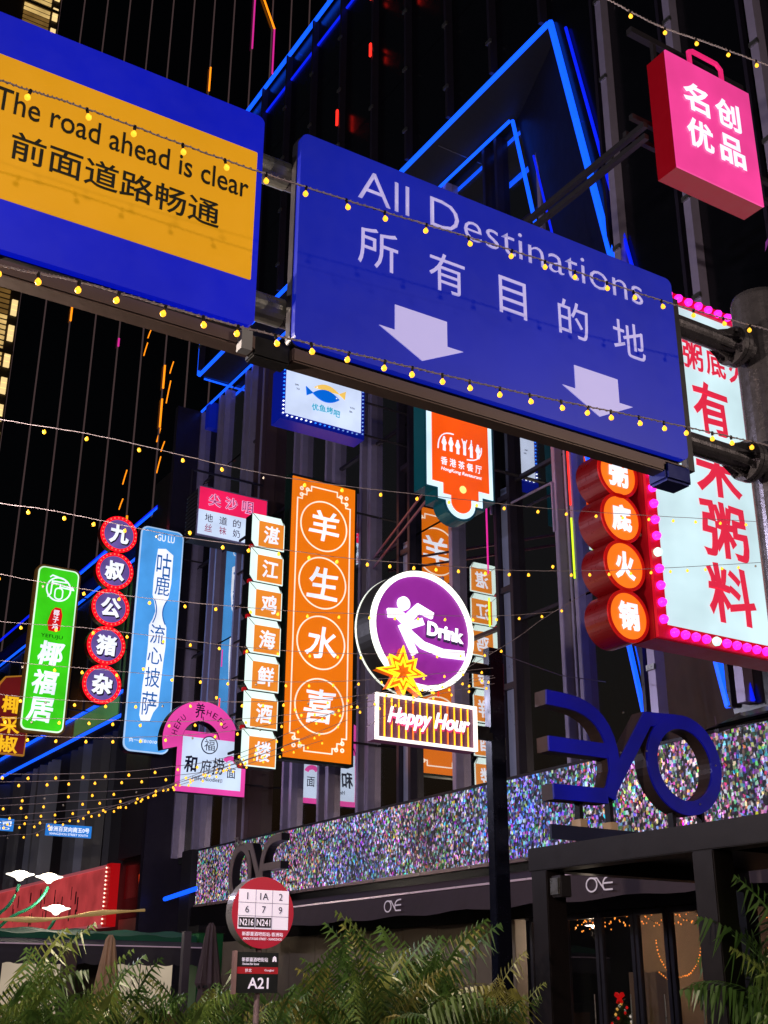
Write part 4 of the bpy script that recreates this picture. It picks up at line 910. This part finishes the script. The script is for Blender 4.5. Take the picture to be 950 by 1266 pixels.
# ------------------------------------------------------------------ street lamps
lamp_white = NEON('lamp_head_glow', (255, 240, 215), 5.0)
green_p = P('lamp_green', (40, 150, 110), .35, .3, scale=8, var=.15)
def head(parent, x, y, z, k=1.0, power=60, col=(1, .86, .66)):
    h = MB().lathe([(.03, -.17), (.07, -.15), (.12, -.09), (.26, -.035), (.37, .0), (.36, .02), (.26, .025)], (x, y, z), 24).build('lamp_head', P('lamp_shell', (225, 222, 210), .35, em=(255, 246, 230), s=1.8), parent, smooth=True)
    MB().lathe([(.25, .021), (.18, .07), (.05, .1)], (x, y, z), 24).build('lamp_glass', lamp_white, h, smooth=True)
    l = bpy.data.lights.new('lamp_light', 'POINT'); l.energy = power; l.color = col; l.shadow_soft_size = .15
    lo = bpy.data.objects.new('lamp_light', l); C.objects.link(lo); lo.parent = h; lo.location = (x, y, z+.28)
s = thing('street_lamp', 'green three armed street lamp with glowing saucer heads at the left edge', 'street lamp', (8.15, 33, .13))
MB().tube([(0, 0, 0), (0, 0, 2.2)], [.09, .07], 14).build('pole', green_p, s)
MB().lathe([(.2, 0), (.2, .1), (.1, .3)], n=20).build('base', green_p, s)
for (dx, z, y) in ((.95, 4.38, .0), (1.82, 4.38, .3), (1.95, 3.55, -.2)):
    pts = bez((0, 0, 1.9), (dx*.2, y*.4, z-1.3), (dx*.6, y*.8, z-.95), 8)+bez((dx*.6, y*.8, z-.95), (dx*.9, y, z-.75), (dx, y, z-.25), 6)[1:]
    MB().tube(pts, .042, 10).build('arm', green_p, s, smooth=True)
    head(s, dx, y, z, power=70)
# street lamps added out of view to light the signs, palms and facade
for (x, y, hh, pw, lab) in ((-1.6, -4.6, 7.2, 1500, 'tall single street lamp added on the near pavement left of the viewer'), (9.8, -3.2, 6.4, 1500, 'tall single street lamp added on the near pavement right of the viewer'),
                            (-.6, 7.6, 4.3, 2300, 'single street lamp added beside the left planter, just outside the view'), (-2.5, 16, 8.5, 1500, 'single street lamp added across the street from the orange board'), (-1.0, 27, 8.5, 1400, 'single street lamp added across the street from the far building corner')):
    s = thing('street_lamp', lab, 'street lamp', (x, y, 0))
    MB().tube([(0, 0, 0), (0, 0, hh)], [.1, .06], 14).build('pole', green_p, s)
    MB().lathe([(.2, 0), (.2, .1), (.1, .3)], n=20).build('base', green_p, s)
    MB().tube(bez((0, 0, hh), (.1, .1, hh+.5), (.7, .4, hh+.3), 8), .05, 8).build('arm', green_p, s)
    head(s, .7, .4, hh+.4, power=pw, col=(.82, .8, 1) if y > 10 else (1, .84, .62))

# ------------------------------------------------------------------ far towers
tw_ = thing('glass_tower', 'huge black glass tower with thin pale vertical lines far behind the signs', 'tower', (16.7, 78, 0))
tg = P('tower_glass', (10, 12, 20), .12, 0, scale=.3, var=.4, ior=1.6)
for i in range(20):
    MB().box(i*1.9+.05, i*1.9+1.85, 0, .3, 0, 118).build('glass_bay', tg, tw_)
MB().box(0, 38, .301, 30, 0, 118).build('core', P('tower_core', (14, 14, 20), .6), tw_)
tl = P('tower_line', (110, 96, 100), .4, .3, em=(150, 120, 120), s=.16)
for i in range(21): MB().box(i*1.9-.035, i*1.9+.035, -.12, .299, 0, 118).build('vertical_rib', tl, tw_)
rnd = random.Random(21)
for (x, z, l, m) in ((13.3, 74, 2.6, orn), (13.3, 70.4, 2.2, orn), (5.7, 51.3, 1.3, orn), (11.4, 44.5, 2., orn), (11.4, 41.2, 2.4, orn), (9.5, 32, 1.6, orn), (9.5, 28.5, 2.4, orn), (17.1, 80.6, 7, magn), (19.2, 78.7, 5.2, magn), (3.8, 48, 1.2, orn), (7.6, 47, .7, magn)):  # orange bars paint reflected lights on the glass; tall magenta bars are neon
    MB().box(x-.06, x+.06, -.22, -.125, z, z+l).build('neon_and_reflection', m, tw_)
for (x, z, l) in ((9.9, 48.5, .9), (9.7, 46.9, 1.2), (11.9, 46, 1.1), (11.8, 43.4, 2.0), (11.3, 40, 1.2), (11.7, 39.3, .9), (11.5, 37.5, 1.4), (9.0, 36, 1.2), (8.9, 34, .9)):  # bent orange strokes, more painted reflections on the tower glass
    MB().stroke([(x, z), (x+.1, z+l*.5), (x+.22, z+l)], .07, -.06, -.005).build('neon_and_reflection', orn, tw_)
neon([(17.5, -.2, 88), (19.2, -.2, 83.9)], .09, orn, parent=tw_)
gt = thing('gold_tower', 'gold lit slatted hotel tower showing as a sliver at the left edge', 'tower', (11.2, 77, 0))
MB().box(0, 5.3, 0, 12, 0, 110).build('wall', P('hotel_wall', (60, 46, 30), .6), gt)
ga, gb = LIT('gold_glow', (236, 196, 120), .8, emvar=.3), LIT('gold_dim', (150, 112, 56), .5, emvar=.3)
for i in range(120):
    z = 34+i*.42
    MB().box(2.5, 4.55, -.12, -.005, z, z+.24).build('lit_slat', ga if (i//5) % 3 else gb, gt)
    if i % 5 < 3: MB().box(4.75, 5.15, -.14, -.005, z, z+.4).build('lit_window', NEON('gold_bright', (255, 220, 150), 1.0), gt)
for i in range(10): MB().box(.1, 5.28, -.2, -.001, 33+i*5.2, 33.3+i*5.2).build('floor_band', P('band_bronze', (90, 70, 40), .4, .4), gt)

# ------------------------------------------------------------------ light strings
amber = NEON('bulb_amber', (255, 182, 44), 1.7); dimb = P('bulb_unlit', (180, 170, 165), .2)
cable_m = P('cable_grey', (160, 146, 162), .6)
def bulb_mesh(m, k=1.0, n=8):
    return MB().lathe([(.003*k, -.031*k), (.014*k, -.028*k), (.0205*k, -.016*k), (.0195*k, -.004*k), (.0105*k, .008*k), (.008*k, .014*k)], (0, 0, 0), n).mesh('bulb', m, True)
socket_mesh = MB().lathe([(.009, .02), (.01, .045), (.004, .05)], (0, 0, 0), 6).mesh('socket', black_metal)
STR = [
(5.1,0.29,[(0.61,5.89),(1.26,5.91),(2.16,5.92),(3.05,5.97),(4.2,6.06),(5.46,6.12),(6.61,6.24)]),
(5.1,0.22,[(0.75,4.82),(1.37,4.87),(2.17,4.89),(3.06,4.95),(4.14,5.03),(5.26,5.14),(6.43,5.24)]),
(5.0,0.38,[(4.88,8.59),(5.55,8.6),(6.16,8.71),(6.99,8.85)]),
(9.0,0.40,[(1.64,5.89),(2.74,5.96),(3.99,5.97),(4.82,6.02),(6.01,6.16),(7.5,6.35),(9.01,6.59),(11.17,6.96)]),
(9.3,0.30,[(1.8,5.3),(2.45,5.33),(3.22,5.33),(3.76,5.34),(4.77,5.42),(5.33,5.46),(6.49,5.6),(7.38,5.72),(8.93,6.02),(11.45,6.6)]),
(11.0,0.37,[(2.22,5.29),(3.3,5.27),(4.14,5.3),(5.63,5.43),(6.32,5.52),(8.21,5.8),(9.27,6.03)]),
(11.4,1.32,[(8.81,5.63),(9.61,6.19),(11.34,7.23),(14.22,8.83)]),
(12.0,0.37,[(2.57,5.1),(3.82,5.19),(5.52,5.25),(7.01,5.39),(9.07,5.72)]),
(12.2,0.34,[(2.66,4.76),(3.93,4.81),(5.64,4.92),(7.13,5.12),(9.21,5.57)]),
(12.4,0.31,[(2.75,4.46),(4.03,4.51),(5.24,4.66),(6.48,4.83),(7.43,5.03),(9.36,5.53)]),
(12.6,0.30,[(2.83,4.25),(3.93,4.35),(5.05,4.45),(6.37,4.68),(7.61,5.01),(9.54,5.57)]),
(12.8,0.29,[(2.9,4.13),(4.2,4.21),(5.44,4.39),(6.47,4.64),(9.68,5.55)]),
(18.0,0.39,[(4.26,4.57),(5.77,4.71),(6.99,4.91),(8.38,5.3),(10.78,6.55)]),
(19.0,0.39,[(4.52,4.61),(6.1,4.78),(7.39,4.95),(8.7,5.28),(10.95,6.32)]),
(20.0,0.38,[(4.79,4.49),(6.15,4.7),(7.33,4.87),(8.24,5.1),(10.99,6.27)]),
(21.0,0.25,[(5.04,4.53),(6.47,4.71),(7.65,4.9),(8.66,5.23),(11.54,6.34)]),
(22.0,0.22,[(5.31,4.49),(6.8,4.7),(7.49,4.82),(8.08,5.0),(8.82,5.38),(10.78,6.26)]),
(23.0,0.22,[(5.56,4.53),(6.8,4.66),(7.36,4.76),(8.19,5.02),(9.22,5.52),(11.28,6.38)]),
(24.0,0.21,[(5.81,4.6),(6.94,4.7),(7.54,4.81),(7.85,4.94),(9.63,5.66)]),
(26.0,0.22,[(6.33,4.61),(6.99,4.69),(7.39,4.75),(7.9,5.04)])]
where = ['crossing the lettering of both road signs', 'running along the bottom edges of both road signs', 'in the top right corner above the pink bag sign', 'passing the foot of the white fish sign', 'crossing the upper rings of the orange board',
 'reaching the far end just right of the drink sign', 'rising from the black post to the pale board', 'crossing the second character of the orange board', 'crossing the third ring of the orange board', 'crossing the green sign\'s lowest characters',
 'just above the pink arch of the noodle sign', 'skimming the foot of the tall light blue sign', 'highest of the lower left bundle of strings', 'second highest of the lower left bundle', 'third of the lower left bundle', 'fourth of the lower left bundle', 'fifth of the lower left bundle',
 'sixth of the lower left bundle, sagging low', 'seventh of the lower left bundle', 'lowest string at the left, below the blue banners']
def spline(P_, n=10):
    out = []
    for i in range(len(P_)-1):
        p0, p1, p2, p3 = P_[max(i-1, 0)], P_[i], P_[i+1], P_[min(i+2, len(P_)-1)]
        for k in range(n):
            t = k/n
            out.append(tuple(.5*((2*b)+(-a+c)*t+(2*a-5*b+4*c-d)*t*t+(-a+3*b-3*c+d)*t**3) for a, b, c, d in zip(p0, p1, p2, p3)))
    out.append(P_[-1]); return out
rnd = random.Random(9)
for si, (Y, sp, P_) in enumerate(STR):
    if si != 2:
        d0 = ((P_[0][0]-P_[1][0]), (P_[0][1]-P_[1][1])); k = 2.0/abs(d0[0]); P_ = [(P_[0][0]+d0[0]*k, P_[0][1]+d0[1]*k+.15)]+P_
    s = thing('light_string', 'string of amber bulbs '+where[si], 'light string', (0, Y, 0), group='strings of amber bulbs over the street')
    pts = spline(P_)
    cr_ = .0045 if Y < 8 else .0035 if Y < 14 else .005
    cab = [(x, .004*math.sin(i*2.3), z) for i, (x, z) in enumerate(pts)]
    MB().tube(cab, cr_, 5).build('cable', cable_m, s)
    if Y < 8: MB().tube([(x, -.008*math.cos(i*2.1), z+.007*math.sin(i*2.1)) for i, (x, z) in enumerate(spline([(p[0], p[1]) for p in P_], 60))], .0035, 4).build('twisted_cable', cable_m, s)
    k = .78 if Y < 8 else .8 if Y < 14 else 1.05
    lit, unl = bulb_mesh(amber, k, 10 if Y < 8 else 6), bulb_mesh(dimb, k*.8, 6)
    acc, nxt = 0, sp*rnd.random(); far = Y > 14; fm = MB()
    for i in range(len(pts)-1):
        a, b = Vector(pts[i]), Vector(pts[i+1]); l = (b-a).length
        if far and si > 14 and acc == 0: sp *= 1.35
        while acc+l > nxt:
            p = a+(b-a)*((nxt-acc)/l); nxt += sp*rnd.uniform(.85, 1.15)
            if rnd.random() < .07 and Y > 8:
                link('bulb', unl, s, (p.x, 0, p.y-.045*k)); continue
            up = rnd.random() < .05
            if not far:
                o = link('bulb', lit, s, (p.x, 0, p.y+(.04 if up else -.05*k)))
                if up: o.rotation_euler.y = PI
                else: o.rotation_euler.y = rnd.uniform(-.3, .3)
                if Y < 8: link('socket', socket_mesh, o, (0, 0, 0))
            else: link('bulb', lit, s, (p.x, 0, p.y-.05))
        acc += l
# thin plain steel wires
for (a, b, lab) in (((16.0, 17.5, 7.4), (9.95, 13.1, 6.1), 'thin steel wire from the black post to the glass building'),):
    tag(MB().tube([a, tuple((p+q)/2-(.1 if i == 2 else 0) for i, (p, q) in enumerate(zip(a, b))), b], .008, 4).build('steel_wire', cable_m), lab, 'wire')

# ------------------------------------------------------------------ palms
def palm_mat():
    m = bpy.data.materials.new('palm_leaf'); m.use_nodes = True; t = m.node_tree; L = t.links.new; b = t.nodes['Principled BSDF']
    oi = t.nodes.new('ShaderNodeObjectInfo'); cr = t.nodes.new('ShaderNodeValToRGB'); e = cr.color_ramp.elements
    e[0].color = (.06, .13, .03, 1); e[1].color = (.34, .27, .07, 1); e[1].position = 1
    x = e.new(.45); x.color = (.1, .19, .04, 1); x = e.new(.75); x.color = (.17, .25, .05, 1)
    L(oi.outputs['Random'], cr.inputs[0])
    tc = t.nodes.new('ShaderNodeTexCoord'); nz = t.nodes.new('ShaderNodeTexNoise'); nz.inputs['Scale'].default_value = 7; L(tc.outputs['Object'], nz.inputs['Vector'])
    mx = t.nodes.new('ShaderNodeMix'); mx.data_type = 'RGBA'; mx.blend_type = 'MULTIPLY'; mx.inputs[0].default_value = .7
    L(cr.outputs[0], mx.inputs[6]); mr = t.nodes.new('ShaderNodeMapRange'); mr.inputs[3].default_value = .5; mr.inputs[4].default_value = 1.6; L(nz.outputs['Fac'], mr.inputs[0]); L(mr.outputs[0], mx.inputs[7])
    L(mx.outputs[2], b.inputs['Base Color']); b.inputs['Roughness'].default_value = .35; b.inputs['Specular IOR Level'].default_value = .8
    tl_ = t.nodes.new('ShaderNodeBsdfTranslucent'); L(mx.outputs[2], tl_.inputs[0]); ms = t.nodes.new('ShaderNodeMixShader'); ms.inputs[0].default_value = .35
    L(b.outputs[0], ms.inputs[1]); L(tl_.outputs[0], ms.inputs[2]); L(ms.outputs[0], t.nodes['Material Output'].inputs[0])
    return m
pal = palm_mat(); stem_m = P('palm_stem', (96, 100, 50), .5)
def frond_mesh(seed, L=1.7, th0=8, th1=95, leaf=.56):
    rnd = random.Random(seed); mb = MB(); N = 30; pts = []; p = Vector((0, 0, 0))
    for i in range(N+1):
        s_ = i/N; th = R(th0+(th1-th0)*s_**1.7); pts.append(p.copy()); p = p+Vector((math.sin(th), 0, math.cos(th)))*L/N
    mb.tube(pts[::3], [.014*(1-.085*i) for i in range(len(pts[::3]))], 5)
    for i in range(6, N+1):
        s_ = i/N; d = (pts[min(i+1, N)]-pts[max(i-1, 0)]).normalized(); up = d.cross(Vector((0, 1, 0))).normalized()*-1
        if up.z < 0 and th1 < 90: up = -up
        ll = leaf*math.sin(PI*min(.97, (.12+.86*(s_-.2)/.8)))**.6*rnd.uniform(.75, 1.15)
        for sd in (-1, 1):
            fw = .55+.5*s_; base = pts[i]; dirv = (Vector((0, sd, 0))*1.0+d*fw+up*.35).normalized()
            q1 = base+dirv*ll*.5; q2 = base+(dirv*1.0+Vector((0, 0, -1))*rnd.uniform(.5, 1.3)).normalized()*ll*.98
            wv = d*.5+up*.2; wv = wv.normalized()*.016
            mb.add([base-wv*.4, base+wv*.4, q1+wv, q1-wv, q2], [(0, 1, 2, 3), (3, 2, 4)])
    return mb.mesh('frond', pal)
FR = [frond_mesh(1, 1.75, 4, 70), frond_mesh(2, 1.7, 12, 105, .45), frond_mesh(3, 1.5, 20, 120, .4), frond_mesh(4, 1.9, 3, 58, .38), frond_mesh(5, 1.3, 30, 135, .36)]
pl_m = P('planter_stone', (92, 86, 84), .7, scale=6, var=.25, bump=.3)
for i, (x0, x1, y0) in enumerate(((-1.0, 4.6, 10.55), (4.65, 9.3, 10.55), (8.6, 11.6, 7.6))):
    s = thing('planter', ('long stone planter trough under the left palms', 'long stone planter trough behind the bus stop sign', 'stone planter trough under the right palms')[i], 'planter', (x0, y0, .13))
    w_ = x1-x0; D_ = 1.9 if i < 2 else 1.6; MB().box(0, w_, 0, .1, 0, .5).box(0, w_, D_-.1, D_, 0, .5).box(0, .1, .1, D_-.1, 0, .5).box(w_-.1, w_, .1, D_-.1, 0, .5).build('trough', pl_m, s)
    MB().box(.1, w_-.1, .1, D_-.1, .3, .42).build('soil', P('soil', (52, 40, 30), .95, bump=.5), s)
palms = [(2.5, 11.0, .84, 20), (3.15, 11.6, .96, 22), (3.6, 11.0, .8, 20), (4.2, 11.6, .76, 19), (4.6, 11.0, .72, 18), (5.15, 11.6, .74, 19), (5.55, 11.1, .72, 18),
         (6.3, 11.7, .94, 22), (6.8, 11.1, 1.0, 22), (7.45, 11.6, 1.12, 24), (8.0, 11.1, .9, 20), (8.6, 11.5, .72, 17), (9.95, 8.0, 1.0, 36), (10.5, 8.6, 1.3, 28), (9.55, 7.7, .8, 26)]
plab = ['at the far left edge', 'taller, spiky crown under the green lamp heads', 'just right of the lamp heads', 'in front of the beige parasol', 'small, below the market stall awning', 'left of the bus stop pole', 'small, right behind the bus stop pole',
        'right of the A21 plate', 'dense, centre of the hedge', 'tallest of the central clump', 'left of the black post', 'right of the black post', 'big drooping clump at the lower right corner', 'upright behind the drooping clump at the right edge', 'low outer clump left of the drooping one at the lower right']
rnd = random.Random(33)
for i, (x, y, k, n) in enumerate(palms):
    s = thing('palm_plant', 'bushy areca palm '+plab[i], 'palm', (x, y, .42), group='areca palms in the planters')
    for j in range(n):
        m_ = FR[rnd.choice((0, 1, 1, 2, 3, 3, 4) if j > 3 else (0, 3))]
        o = link('frond', m_, s, (rnd.uniform(-.15, .15), rnd.uniform(-.15, .15), rnd.uniform(-.1, .05)), 0)
        o.rotation_euler = (rnd.uniform(-.15, .15), rnd.uniform(-.1, .2), j*2.4+rnd.uniform(-.4, .4)); q = k*rnd.uniform(.8, 1.12); o.scale = (q, q, q)
    for j in range(4):
        a = rnd.random()*6.28; MB().tube([(.06*math.cos(a), .06*math.sin(a), -.2), (.12*math.cos(a), .12*math.sin(a), .55)], [.02, .014], 6).build('stem', stem_m, s)
